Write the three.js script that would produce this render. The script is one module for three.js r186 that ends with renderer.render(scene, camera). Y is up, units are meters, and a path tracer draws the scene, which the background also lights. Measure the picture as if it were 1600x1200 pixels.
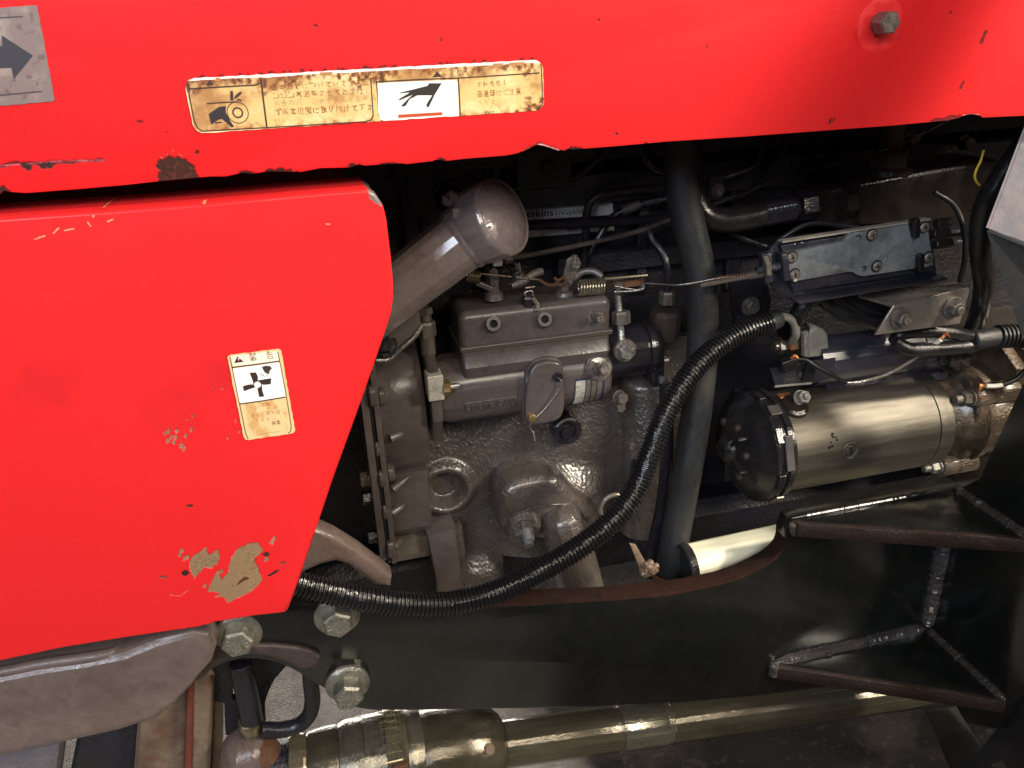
import * as THREE from 'three';
import { toCreasedNormals, mergeGeometries } from 'three/addons/utils/BufferGeometryUtils.js';
import { RoundedBoxGeometry } from 'three/addons/geometries/RoundedBoxGeometry.js';
import { RectAreaLightUniformsLib } from 'three/addons/lights/RectAreaLightUniformsLib.js';
import { TextGeometry } from 'three/addons/geometries/TextGeometry.js';
import { FontLoader } from 'three/addons/loaders/FontLoader.js';

// ---------------------------------------------------------------- camera, surroundings, exposure
const scene = new THREE.Scene();
const D2R = Math.PI / 180;
const camera = new THREE.PerspectiveCamera(2 * Math.atan(600 / 1250) / D2R, 4 / 3, 0.02, 60);
camera.position.set(0, 1.25, 0.72);
camera.rotation.order = 'YXZ';
camera.rotation.set(-23.6 * D2R, -13.3 * D2R, -2.4 * D2R);
camera.updateMatrixWorld(true);
camera.updateProjectionMatrix();
scene.background = new THREE.Color().setRGB(0.026, 0.026, 0.031);
const renderer = new THREE.WebGLRenderer({ antialias: true });
renderer.toneMapping = THREE.LinearToneMapping;
renderer.toneMappingExposure = 0.82;
renderer.shadowMap.enabled = true;
RectAreaLightUniformsLib.init();
const LIGHTS = {
  tube: { at: [0.35, 2.3, 1.8], size: [1.2, 0.3], aim: [0.25, 0.72, -0.15], rgb: [1, 0.87, 0.71], power: 18 },
  side: { at: [1.9, 1.93, 1.5], size: [0.5, 0.42], aim: [0.4, 0.7, -0.15], rgb: [1, 0.88, 0.72], power: 88 },
  spot: { at: [2.1, 2.75, 0.95], size: [0.16, 0.16], aim: [0.5, 1.2, 0], rgb: [1, 0.88, 0.72], power: 1300 },
  daylight: { at: [-1.5, 2.45, 2.65], size: [1.3, 1.1], aim: [0.1, 0.85, -0.1], rgb: [0.76, 0.85, 1], power: 19 },
  rear: { at: [-0.6, 0.9, -3.4], size: [2.6, 1.4], aim: [0.0, 0.2, -0.5], rgb: [1, 0.95, 0.9], power: 27 },
};

// ---------------------------------------------------------------- helpers
const V = (x, y, z) => new THREE.Vector3(x, y, z);
const eye = camera.position.clone();
function ray(px, py) { return V(px / 800 - 1, 1 - py / 600, 0.5).unproject(camera).sub(eye).normalize(); }
function P(px, py, z) { const d = ray(px, py); return eye.clone().addScaledVector(d, (z - eye.z) / d.z); }      // a point on the plane z
function PX(px, py, x) { const d = ray(px, py); return eye.clone().addScaledVector(d, (x - eye.x) / d.x); }
function PY(px, py, y) { const d = ray(px, py); return eye.clone().addScaledVector(d, (y - eye.y) / d.y); }
function mulberry(a) { return () => { a |= 0; a = (a + 0x6d2b79f5) | 0; let t = Math.imul(a ^ (a >>> 15), 1 | a); t = (t + Math.imul(t ^ (t >>> 7), 61 | t)) ^ t; return ((t ^ (t >>> 14)) >>> 0) / 4294967296; }; }
const rnd = mulberry(77);

// periodic value noise
const NT = new Float32Array(65536); { const r = mulberry(5); for (let i = 0; i < 65536; i++) NT[i] = r(); }
function vnoise(x, y, per) {
  const xi = Math.floor(x), yi = Math.floor(y), fx = x - xi, fy = y - yi, m = (a) => ((a % per) + per) % per;
  const g = (a, b) => NT[(m(a) * 131 + m(b) * 241 + per * 17) & 65535];
  const sx = fx * fx * (3 - 2 * fx), sy = fy * fy * (3 - 2 * fy);
  const a = g(xi, yi) + (g(xi + 1, yi) - g(xi, yi)) * sx, b = g(xi, yi + 1) + (g(xi + 1, yi + 1) - g(xi, yi + 1)) * sx;
  return a + (b - a) * sy;
}
function fbm(u, v, per, oct = 5, gain = 0.5) {
  let s = 0, a = 1, t = 0;
  for (let i = 0; i < oct; i++) { s += a * vnoise(u * per + i * 3.1, v * per + i * 7.7, per); t += a; a *= gain; per *= 2; }
  return s / t;
}
const sstep = (a, b, x) => { const t = Math.min(1, Math.max(0, (x - a) / (b - a))); return t * t * (3 - 2 * t); };
const toS = (c) => 255 * (c <= 0.0031308 ? 12.92 * c : 1.055 * Math.pow(c, 1 / 2.4) - 0.055);
function tex(size, fn, srgb, repeat) {
  const d = new Uint8Array(size * size * 4);
  for (let y = 0; y < size; y++) for (let x = 0; x < size; x++) {
    const c = fn(x / size, y / size), i = (y * size + x) * 4;
    for (let k = 0; k < 3; k++) { const q = Array.isArray(c) ? c[k] : c; d[i + k] = Math.max(0, Math.min(255, srgb ? toS(Math.max(0, q)) : q * 255)); }
    d[i + 3] = 255;
  }
  const t = new THREE.DataTexture(d, size, size);
  t.wrapS = t.wrapT = THREE.RepeatWrapping; t.magFilter = THREE.LinearFilter; t.minFilter = THREE.LinearMipmapLinearFilter;
  if (srgb) t.colorSpace = THREE.SRGBColorSpace;
  if (repeat) t.repeat.set(repeat, repeat);
  t.needsUpdate = true;
  return t;
}
const mix3 = (a, b, t) => a.map((x, i) => x + (b[i] - x) * t);
const field = (n, fn) => { const f = new Float32Array(n * n); for (let y = 0; y < n; y++) for (let x = 0; x < n; x++) f[y * n + x] = fn(x / n, y / n); return (u, v) => f[(Math.floor((v - Math.floor(v)) * n) % n) * n + (Math.floor((u - Math.floor(u)) * n) % n)]; };
const FA = field(512, (u, v) => fbm(u, v, 5, 6, 0.58)), FB = field(512, (u, v) => fbm(u, v, 15, 5, 0.62)), FC = field(512, (u, v) => vnoise(u * 96, v * 96, 96)), FD = field(256, (u, v) => vnoise(u * 40, v * 40, 40));
// relief maps (uv in metres, so repeat = tiles per metre)
const castBump = tex(512, (u, v) => 0.65 * fbm(u, v, 24, 4, 0.55) + 0.35 * fbm(u + 0.3, v, 8, 3), false, 15);
const peelBump = tex(256, (u, v) => fbm(u, v, 20, 3, 0.5), false, 14);
const fineBump = tex(256, (u, v) => fbm(u, v, 40, 3, 0.7), false, 12);
const smudge = tex(512, (u, v) => { const f = FA(u, v); return 0.55 + 0.9 * (f - 0.5) + 0.12 * (vnoise(u * 128, v * 128, 128) - 0.5); }, false, 4);
const smudge2 = tex(512, (u, v) => { const f = FA(u + 0.4, v + 0.2); return 0.5 + 1.2 * (f - 0.5); }, false, 6);
const brushed = tex(256, (u, v) => 0.5 + 0.35 * (vnoise(u * 4, v * 128, 128) - 0.5) + 0.4 * (fbm(u, v, 6, 4) - 0.5), false, 8);
// paint / metal with dirt lying on it in patches
function dirty(base, dirt, amount, per, seed, spots = [0.02, 0.018, 0.015], size = 256, rep = 4) {
  return tex(size, (u, v) => {
    const f = FA(u + seed, v + seed * 0.7), g = FB(u - seed, v + seed * 1.7), h = FC(u + seed * 2.3, v + seed);
    let c = base.map((x) => x * (0.88 + 0.24 * FD(u + seed, v)));
    c = mix3(c, dirt, Math.min(1, 0.75 * amount * sstep(0.42, 0.78, f)));
    return mix3(c, spots, Math.min(1, 0.38 * sstep(0.6, 0.74, g) * amount + 0.35 * sstep(0.9, 0.97, h) * amount));
  }, true, rep);
}
const M = {};
const mk = (name, { rgb, ...o }) => { const m = new THREE.MeshPhysicalMaterial({ name, ...o }); if (rgb) m.color.setRGB(...rgb); return (M[name] = m); };
mk('engine_grey', { map: dirty([0.092, 0.076, 0.072], [0.055, 0.043, 0.037], 0.55, 5, 0.13), roughness: 0.62, roughnessMap: smudge, bumpMap: peelBump, bumpScale: 0.00028, clearcoat: 0.5, clearcoatRoughness: 0.28 });
mk('cast_grey', { map: dirty([0.07, 0.057, 0.05], [0.034, 0.026, 0.02], 0.6, 5, 0.4), roughness: 0.6, roughnessMap: smudge, bumpMap: castBump, bumpScale: 0.0016, clearcoat: 0.85, clearcoatRoughness: 0.18 });
mk('tube_grey', { map: dirty([0.165, 0.134, 0.127], [0.115, 0.092, 0.087], 0.35, 4, 0.7), roughness: 0.5, roughnessMap: smudge2, bumpMap: peelBump, bumpScale: 0.00025, clearcoat: 1, clearcoatRoughness: 0.12 });
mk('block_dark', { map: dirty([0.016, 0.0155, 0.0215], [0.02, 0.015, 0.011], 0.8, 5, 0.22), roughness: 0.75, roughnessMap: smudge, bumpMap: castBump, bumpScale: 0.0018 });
mk('pipe_dark', { map: dirty([0.016, 0.015, 0.021], [0.026, 0.02, 0.016], 0.6, 7, 0.9), roughness: 0.45, roughnessMap: smudge2, bumpMap: peelBump, bumpScale: 0.0003 });
mk('frame_black', { map: dirty([0.006, 0.0068, 0.0064], [0.010, 0.0102, 0.0086], 0.8, 4, 0.55, [0.015, 0.0135, 0.011], 512, 2), roughness: 0.6, roughnessMap: smudge2, bumpMap: fineBump, bumpScale: 0.00008, clearcoat: 0.8, clearcoatRoughness: 0.17, specularIntensity: 0.3 });
mk('rim_brown', { map: dirty([0.024, 0.011, 0.008], [0.01, 0.007, 0.006], 0.9, 6, 0.31), roughness: 0.95, specularIntensity: 0.2, bumpMap: castBump, bumpScale: 0.0008 });
mk('edge_brown', { map: dirty([0.019, 0.0105, 0.0085], [0.009, 0.0066, 0.006], 0.9, 6, 0.31), roughness: 0.75, roughnessMap: smudge, bumpMap: castBump, bumpScale: 0.0012 });
mk('weld', { map: dirty([0.06, 0.052, 0.048], [0.05, 0.03, 0.027], 0.8, 8, 0.6), metalness: 0.4, roughness: 0.34, roughnessMap: smudge, bumpMap: castBump, bumpScale: 0.003, clearcoat: 0.5, clearcoatRoughness: 0.15 });
mk('rubber', { map: dirty([0.019, 0.0205, 0.022], [0.034, 0.032, 0.029], 0.8, 5, 0.17), roughness: 0.85, roughnessMap: smudge, bumpMap: fineBump, bumpScale: 0.0004 });
mk('black_rubber', { map: dirty([0.012, 0.012, 0.013], [0.03, 0.028, 0.025], 0.7, 6, 0.77), roughness: 0.48, roughnessMap: smudge2, bumpMap: fineBump, bumpScale: 0.0002 });
mk('black_plastic', { rgb: [0.009, 0.009, 0.010], roughness: 0.25, bumpMap: fineBump, bumpScale: 0.0002 });
mk('zinc', { map: dirty([0.5, 0.5, 0.48], [0.12, 0.1, 0.08], 0.8, 10, 0.51, [0.06, 0.04, 0.025], 256, 20), metalness: 0.85, roughness: 0.5, roughnessMap: smudge, bumpMap: fineBump, bumpScale: 0.0002 });
mk('chromate', { map: dirty([0.29, 0.28, 0.235], [0.14, 0.125, 0.09], 0.7, 8, 0.83, [0.05, 0.04, 0.03], 256, 14), metalness: 0.7, roughness: 0.55, roughnessMap: smudge, bumpMap: fineBump, bumpScale: 0.0003 });
mk('old_bolt', { map: dirty([0.17, 0.15, 0.13], [0.08, 0.055, 0.04], 0.8, 8, 0.35, [0.03, 0.02, 0.015], 256, 16), metalness: 0.4, roughness: 0.6, roughnessMap: smudge, bumpMap: fineBump, bumpScale: 0.0004 });
mk('starter_metal', { map: dirty([0.15, 0.138, 0.114], [0.085, 0.073, 0.054], 0.9, 4, 0.28, [0.07, 0.06, 0.045], 512, 5), metalness: 0.9, roughness: 0.52, bumpMap: fineBump, bumpScale: 0.00012 });
mk('starter_cast', { map: dirty([0.10, 0.074, 0.05], [0.035, 0.024, 0.015], 0.95, 5, 0.66, [0.012, 0.009, 0.006]), metalness: 0.3, roughness: 0.5, roughnessMap: smudge2, bumpMap: castBump, bumpScale: 0.0018, clearcoat: 0.8, clearcoatRoughness: 0.16 });
mk('union_brown', { map: dirty([0.036, 0.025, 0.021], [0.06, 0.045, 0.035], 0.7, 7, 0.28), roughness: 0.6, bumpMap: peelBump, bumpScale: 0.0004 });
mk('bakelite', { map: dirty([0.017, 0.0125, 0.0105], [0.034, 0.026, 0.019], 0.6, 7, 0.48), roughness: 0.5, roughnessMap: smudge2, bumpMap: fineBump, bumpScale: 0.0003 });
mk('cap_black', { map: dirty([0.014, 0.013, 0.014], [0.03, 0.026, 0.022], 0.6, 7, 0.48), roughness: 0.42, roughnessMap: smudge2, bumpMap: fineBump, bumpScale: 0.0003 });
mk('cap_grey', { map: dirty([0.24, 0.225, 0.19], [0.1, 0.08, 0.055], 0.8, 7, 0.42, [0.04, 0.03, 0.02]), roughness: 0.6, roughnessMap: smudge, bumpMap: fineBump, bumpScale: 0.0004 });
mk('actuator_metal', { map: dirty([0.29, 0.325, 0.35], [0.15, 0.15, 0.13], 0.8, 5, 0.19, [0.05, 0.045, 0.03], 512, 8), metalness: 0.6, roughness: 0.5, roughnessMap: smudge2, bumpMap: fineBump, bumpScale: 0.0002 });
mk('actuator_dark', { map: dirty([0.035, 0.036, 0.05], [0.06, 0.055, 0.045], 0.7, 6, 0.73, [0.09, 0.08, 0.05]), metalness: 0.4, roughness: 0.45, roughnessMap: smudge2, bumpMap: fineBump, bumpScale: 0.0003 });
mk('bracket_grey', { map: dirty([0.2, 0.175, 0.145], [0.09, 0.07, 0.05], 0.7, 5, 0.87, [0.03, 0.02, 0.012], 512, 7), metalness: 0.35, roughness: 0.5, roughnessMap: smudge, bumpMap: fineBump, bumpScale: 0.0003 });
mk('rust_metal', { map: dirty([0.12, 0.05, 0.022], [0.05, 0.025, 0.015], 0.8, 8, 0.53), roughness: 0.85, bumpMap: castBump, bumpScale: 0.0012 });
mk('shaft_metal', { map: dirty([0.098, 0.084, 0.056], [0.055, 0.045, 0.029], 0.8, 4, 0.61, [0.05, 0.038, 0.024], 512, 4), metalness: 0.55, roughness: 0.42, roughnessMap: smudge2, bumpMap: fineBump, bumpScale: 0.0003, clearcoat: 0.3, clearcoatRoughness: 0.2 });
mk('shaft_bright', { map: dirty([0.19, 0.178, 0.14], [0.11, 0.095, 0.065], 0.8, 6, 0.9, [0.06, 0.045, 0.03], 512, 8), metalness: 0.7, roughness: 0.42, roughnessMap: smudge2, bumpMap: fineBump, bumpScale: 0.0003 });
mk('gold_band', { map: dirty([0.27, 0.235, 0.15], [0.13, 0.10, 0.06], 0.8, 8, 0.25, [0.08, 0.05, 0.02], 256, 16), metalness: 0.7, roughness: 0.4, roughnessMap: smudge2 });
mk('axle_brown', { map: dirty([0.145, 0.106, 0.093], [0.09, 0.06, 0.048], 0.6, 4, 0.37, [0.05, 0.034, 0.027], 512, 4), roughness: 0.55, roughnessMap: smudge, bumpMap: peelBump, bumpScale: 0.0003, clearcoat: 0.25, clearcoatRoughness: 0.3 });
mk('hub_brown', { map: dirty([0.2, 0.145, 0.1], [0.08, 0.035, 0.02], 0.8, 5, 0.71, [0.22, 0.03, 0.015]), roughness: 0.7, roughnessMap: smudge, bumpMap: castBump, bumpScale: 0.001 });
mk('red_line', { map: dirty([0.17, 0.035, 0.02], [0.08, 0.04, 0.022], 0.9, 8, 0.15), roughness: 0.7, bumpMap: castBump, bumpScale: 0.001 });
mk('cream', { map: dirty([0.72, 0.7, 0.52], [0.45, 0.42, 0.3], 0.5, 4, 0.33, [0.3, 0.27, 0.18]), roughness: 0.5, bumpMap: fineBump, bumpScale: 0.0002 });
mk('alu_white', { map: dirty([0.55, 0.54, 0.48], [0.25, 0.22, 0.17], 0.8, 8, 0.5, [0.1, 0.08, 0.05], 256, 18), metalness: 0.2, roughness: 0.6, roughnessMap: smudge, bumpMap: castBump, bumpScale: 0.0008 });
mk('brass', { rgb: [0.35, 0.24, 0.1], metalness: 0.7, roughness: 0.5, roughnessMap: smudge });
mk('copper', { rgb: [0.55, 0.2, 0.08], metalness: 0.7, roughness: 0.45, roughnessMap: smudge });
mk('white_wire', { rgb: [0.7, 0.66, 0.55], roughness: 0.55, roughnessMap: smudge });
mk('wire_black', { rgb: [0.010, 0.010, 0.012], roughness: 0.8, roughnessMap: smudge2 });
mk('yellow_wire', { rgb: [0.55, 0.36, 0.03], roughness: 0.5 });
mk('cable_tan', { map: dirty([0.09, 0.07, 0.055], [0.03, 0.022, 0.018], 0.9, 12, 0.62), roughness: 0.6, bumpMap: castBump, bumpScale: 0.001 });
mk('spring_steel', { rgb: [0.4, 0.35, 0.26], metalness: 0.8, roughness: 0.36, roughnessMap: smudge });
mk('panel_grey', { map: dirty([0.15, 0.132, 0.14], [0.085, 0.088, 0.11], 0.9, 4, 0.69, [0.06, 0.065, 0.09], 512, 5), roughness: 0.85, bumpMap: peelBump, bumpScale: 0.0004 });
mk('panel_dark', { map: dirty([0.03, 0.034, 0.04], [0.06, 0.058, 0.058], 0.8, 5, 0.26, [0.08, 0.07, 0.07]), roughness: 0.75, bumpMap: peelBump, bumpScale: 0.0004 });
mk('solenoid_blue', { map: dirty([0.032, 0.033, 0.044], [0.034, 0.029, 0.025], 0.7, 5, 0.58), roughness: 0.45, roughnessMap: smudge2, bumpMap: fineBump, bumpScale: 0.0002, clearcoat: 0.6, clearcoatRoughness: 0.25 });
mk('bright_zinc', { rgb: [0.42, 0.43, 0.44], metalness: 0.7, roughness: 0.4, bumpMap: fineBump, bumpScale: 0.0002 });
mk('gasket_brown', { rgb: [0.08, 0.055, 0.035], roughness: 0.7 });
mk('eye_brown', { map: dirty([0.042, 0.028, 0.025], [0.018, 0.013, 0.012], 0.9, 4, 0.44), roughness: 0.6, bumpMap: peelBump, bumpScale: 0.0005 });
mk('plate_steel', { map: dirty([0.09, 0.083, 0.08], [0.05, 0.04, 0.034], 0.6, 5, 0.81), roughness: 0.5, roughnessMap: smudge, bumpMap: fineBump, bumpScale: 0.0003, metalness: 0.2 });
mk('insert_blue', { rgb: [0.03, 0.035, 0.07], roughness: 0.5, roughnessMap: smudge });
mk('hole_black', { rgb: [0.006, 0.006, 0.006], roughness: 0.9 });
mk('lamp_housing', { rgb: [0.5, 0.5, 0.48], roughness: 0.5 });

// ---- naming, things and parts
const used = new Map();
const numbered = (n) => { const k = used.get(n) || 0; used.set(n, k + 1); return k ? n + '_' + String(k).padStart(3, '0') : n; };
const baseOf = new WeakMap();
function thing(name, label, category, base, group) {
  const g = new THREE.Group(); g.name = numbered(name); g.position.copy(base); scene.add(g);
  g.userData = { label, category }; if (group) g.userData.group = group;
  baseOf.set(g, base.clone());
  return g;
}
function boxUV(g) {
  const p = g.attributes.position, n = g.attributes.normal, uv = new Float32Array(p.count * 2);
  const a = V(), b = V(), c = V();
  for (let i = 0; i < p.count; i += 3) {
    a.fromBufferAttribute(p, i); b.fromBufferAttribute(p, i + 1); c.fromBufferAttribute(p, i + 2);
    const f = b.clone().sub(a).cross(c.clone().sub(a)), X = Math.abs(f.x), Y = Math.abs(f.y), Z = Math.abs(f.z);
    for (let k = 0; k < 3; k++) {
      const q = k === 0 ? a : k === 1 ? b : c;
      uv[(i + k) * 2] = X > Y && X > Z ? q.z : q.x;
      uv[(i + k) * 2 + 1] = Y >= X && Y > Z ? q.z : q.y;
    }
  }
  g.setAttribute('uv', new THREE.BufferAttribute(uv, 2));
  return g;
}
function prep(geo, keepUV) {
  let g = geo.index ? geo.toNonIndexed() : geo;
  if (!g.attributes.normal) g.computeVertexNormals();
  if (!keepUV && !geo.userData.metric) boxUV(g);
  return g;
}
function part(parent, name, geo, m, o = {}) {
  const base = baseOf.get(parent);
  const g = prep(Array.isArray(geo) ? merge(geo) : geo, o.keepUV);
  g.translate(-base.x, -base.y, -base.z);
  const me = new THREE.Mesh(g, m); me.name = name; me.castShadow = me.receiveShadow = true;
  if (o.label) me.userData.label = o.label;
  if (o.kind) me.userData.kind = o.kind;
  baseOf.set(me, base);
  parent.add(me);
  return me;
}
function merge(list) { const mg = mergeGeometries(list.map((g) => { const q = prep(g); for (const k of Object.keys(q.attributes)) if (!['position', 'normal', 'uv'].includes(k)) q.deleteAttribute(k); return q; })); mg.userData.metric = true; return mg; }
function solo(name, geo, m, label, category, o = {}) {
  const g = prep(Array.isArray(geo) ? merge(geo) : geo, o.keepUV); g.computeBoundingBox();
  const c = g.boundingBox.getCenter(V()); c.y = g.boundingBox.min.y;
  g.translate(-c.x, -c.y, -c.z);
  const me = new THREE.Mesh(g, m); me.name = numbered(name); me.position.copy(c); me.castShadow = me.receiveShadow = true;
  me.userData = o.kind ? { kind: o.kind } : { label, category };
  if (o.group) me.userData.group = o.group;
  if (o.kind && label) me.userData.label = label;
  scene.add(me); baseOf.set(me, c);
  return me;
}
// ---- geometry, all in world coordinates
const crease = (g, deg = 35) => toCreasedNormals(g, deg * D2R);
function shapeOf(pts, spline) {
  if (!spline) { const s = new THREE.Shape(); pts.forEach((p, i) => (i ? s.lineTo(p[0], p[1]) : s.moveTo(p[0], p[1]))); s.closePath(); return s; }
  const c = new THREE.CatmullRomCurve3(pts.map((p) => V(p[0], p[1], 0)), true, 'centripetal').getPoints(pts.length * 6);
  return shapeOf(c.slice(0, -1).map((p) => [p.x, p.y]));
}
function extrude(shape, depth, bevel, seg = 2) {
  const b = Math.min(bevel, depth * 0.45);
  const g = new THREE.ExtrudeGeometry(shape, { depth: depth - 2 * b, bevelEnabled: b > 0, bevelThickness: b, bevelSize: b, bevelOffset: -b, bevelSegments: seg, curveSegments: 12 });
  g.translate(0, 0, b);
  return crease(g, 32);
}
// a plate facing the viewer: outline given as pixels on the plane z, thickness going back
function ext(px, z, depth, bevel = 0.0015, o = {}) {
  const w = (q) => q.map(([a, b]) => { const p = P(a, b, z); return [p.x, p.y]; });
  const s = shapeOf(w(px), o.spline);
  for (const h of o.holes || []) { const hs = shapeOf(w(h)); s.holes.push(hs); }
  for (const [cx, cy, r] of o.round || []) { const c = P(cx, cy, z), h = new THREE.Path(); h.absarc(c.x, c.y, r, 0, 2 * Math.PI, true); s.holes.push(h); }
  return extrude(s, depth, bevel, o.seg).translate(0, 0, z - depth);
}
const extX = (yz, x0, x1, bevel = 0.0015, o = {}) => extrude(shapeOf(yz.map(([y, z]) => [-z, y]), o.spline), x1 - x0, bevel, o.seg).rotateY(Math.PI / 2).translate(x0, 0, 0);
const extY = (xz, y0, y1, bevel = 0.0015, o = {}) => extrude(shapeOf(xz.map(([x, z]) => [x, -z]), o.spline), y1 - y0, bevel, o.seg).rotateX(-Math.PI / 2).translate(0, y0, 0);
const UPV = V(0, 1, 0);
function turnTo(g, at, dir, spin = 0) {
  if (spin) g.rotateY(spin);
  g.applyQuaternion(new THREE.Quaternion().setFromUnitVectors(UPV, dir.clone().normalize()));
  return g.translate(at.x, at.y, at.z);
}
function rev(at, dir, prof, seg = 32, o = {}) {      // profile of [distance along dir, radius]
  const pts = o.spline ? new THREE.SplineCurve(prof.map(([t, r]) => new THREE.Vector2(Math.max(r, 1e-5), t))).getPoints(prof.length * 5) : prof.map(([t, r]) => new THREE.Vector2(Math.max(r, 1e-5), t));
  const lg = new THREE.LatheGeometry(pts, seg), R = Math.max(...pts.map((p) => p.x)), u = lg.attributes.uv; let H = 0; for (let i = 1; i < pts.length; i++) H += pts[i].distanceTo(pts[i - 1]);
  const k = Math.max(1, Math.round(2 * Math.PI * R * 4)) / 4, off = (at.x * 7.3 + at.y * 3.1) % 1; for (let i = 0; i < u.count; i++) u.setXY(i, u.getX(i) * k + off, u.getY(i) * H + off * 0.7);
  const cg = turnTo(crease(lg, o.crease || 32), at, dir, o.spin || 0); cg.userData.metric = true; return cg;
}
const cyl = (at, dir, len, r, c = 0.001, seg = 32) => rev(at, dir, [[0, 0], [0, r - c], [c, r], [len - c, r], [len, r - c], [len, 0]], seg);
const span = (a, b, r, c = 0.0008, seg = 24) => cyl(a, b.clone().sub(a), a.distanceTo(b), r, c, seg);
const hex = (at, dir, af, h, spin = 0.3) => rev(at, dir, [[0, 0], [0, af * 0.577], [h * 0.84, af * 0.577], [h, af * 0.5], [h, 0]], 6, { crease: 15, spin });
const curve = (pts, closed) => new THREE.CatmullRomCurve3(pts, !!closed, 'centripetal');
function tube(pts, r, seg = 60, rad = 12, closed = false) {
  const c = curve(pts, closed), g = new THREE.TubeGeometry(c, seg, r, rad, closed), uv = g.attributes.uv, L = c.getLength(), k = Math.max(1, Math.round(2 * Math.PI * r * 4)) / 4; g.userData.metric = true;
  for (let i = 0; i < uv.count; i++) uv.setXY(i, uv.getX(i) * L, uv.getY(i) * k);
  if (closed) return g;
  const t0 = c.getTangent(0), t1 = c.getTangent(1);
  return merge([g, rev(pts[0], t0.negate(), [[0, r], [r * 0.15, r * 0.85], [r * 0.2, 0]], rad), rev(pts[pts.length - 1], t1, [[0, r], [r * 0.15, r * 0.85], [r * 0.2, 0]], rad)]);
}
const pts3 = (list) => list.map(([a, b, z]) => P(a, b, z));
function box(c, w, h, d, r = 0.002, rot) {
  const g = new RoundedBoxGeometry(w, h, d, 2, Math.min(r, w / 2.1, h / 2.1, d / 2.1));
  if (rot) g.applyMatrix4(new THREE.Matrix4().makeRotationFromEuler(new THREE.Euler(...rot)));
  return g.translate(c.x, c.y, c.z);
}
function coil(a, b, R, r, turns, rad = 8) {
  const d = b.clone().sub(a), L = d.length(), n = turns * 18, q = new THREE.Quaternion().setFromUnitVectors(UPV, d.clone().normalize()), pts = [];
  for (let i = 0; i <= n; i++) { const t = i / n, f = t * turns * 2 * Math.PI; pts.push(V(Math.cos(f) * R, t * L, Math.sin(f) * R).applyQuaternion(q).add(a)); }
  return new THREE.TubeGeometry(new THREE.CatmullRomCurve3(pts), n, r, rad);
}
// split corrugated sleeve along a curve
function corrugated(pts, r, pitch, rad = 28) {
  const c = curve(pts), L = c.getLength(), rings = Math.round(L / pitch), prof = [0, 0.22, 0.5, 0.72], hi = [0.865, 1.0, 1.0, 0.865], n = rings * 4;
  const fr = c.computeFrenetFrames(n, false), pos = [], idx = [], seam = 0.9;
  for (let i = 0; i <= n; i++) {
    const t = (Math.floor(i / 4) + prof[i % 4]) / (rings + 0.001), p = c.getPointAt(Math.min(1, t)), k = r * hi[i % 4];
    for (let j = 0; j <= rad; j++) {
      const a = (j / rad) * 2 * Math.PI, s = Math.abs(Math.atan2(Math.sin(a - seam), Math.cos(a - seam))) < 0.13 ? 0.86 : 1;
      const N = fr.normals[i], B = fr.binormals[i];
      pos.push(p.x + k * s * (Math.cos(a) * N.x + Math.sin(a) * B.x), p.y + k * s * (Math.cos(a) * N.y + Math.sin(a) * B.y), p.z + k * s * (Math.cos(a) * N.z + Math.sin(a) * B.z));
    }
  }
  const w = rad + 1;
  for (let i = 0; i < n; i++) for (let j = 0; j < rad; j++) { const a = i * w + j; idx.push(a, a + 1, a + w, a + 1, a + w + 1, a + w); }
  const g = new THREE.BufferGeometry(); g.setAttribute('position', new THREE.Float32BufferAttribute(pos, 3)); g.setIndex(idx);
  return crease(g, 25);
}
const Z = V(0, 0, 1), XA = V(1, 0, 0), YA = V(0, 1, 0);
const font = await new FontLoader().loadAsync('fonts/droid/droid_sans_bold.typeface.json');
function bolt(parent, at, dir, af, h, m, o = {}) {
  const w = o.washer ? o.washerH || 0.003 : 0;
  const geos = [hex(at.clone().addScaledVector(dir, w), dir, af, h, o.spin ?? 0.3)];
  if (o.stud) geos.push(cyl(at.clone().addScaledVector(dir, w + h), dir, o.stud, o.studR || af * 0.3, 0.001, 18));
  if (o.marks) {
    const top = at.clone().addScaledVector(dir, w + h), q = new THREE.Quaternion().setFromUnitVectors(UPV, dir);
    for (let k = 0; k < o.marks; k++) {
      const a = (k / o.marks) * 2 * Math.PI + 0.2, b = new THREE.BoxGeometry(af * 0.035 + af * 0.05 * rnd(), 0.0016, af * (0.09 + 0.07 * rnd()));
      b.rotateY((rnd() - 0.5) * 0.5); b.translate(0, 0.0002, af * 0.33); b.rotateY(a); b.applyQuaternion(q); b.translate(top.x, top.y, top.z); geos.push(b);
    }
  }
  const b = part(parent, o.name || 'bolt', geos, m);
  if (o.washer) part(b, 'washer', o.flange ? rev(at, dir, [[0, o.washer], [w * 0.5, o.washer], [w * 0.8, o.washer * 0.9], [w, o.washer * 0.72], [w, 0]], 36) : cyl(at, dir, w, o.washer, 0.0006, 32), o.washerM || m);
  return b;
}

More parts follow.
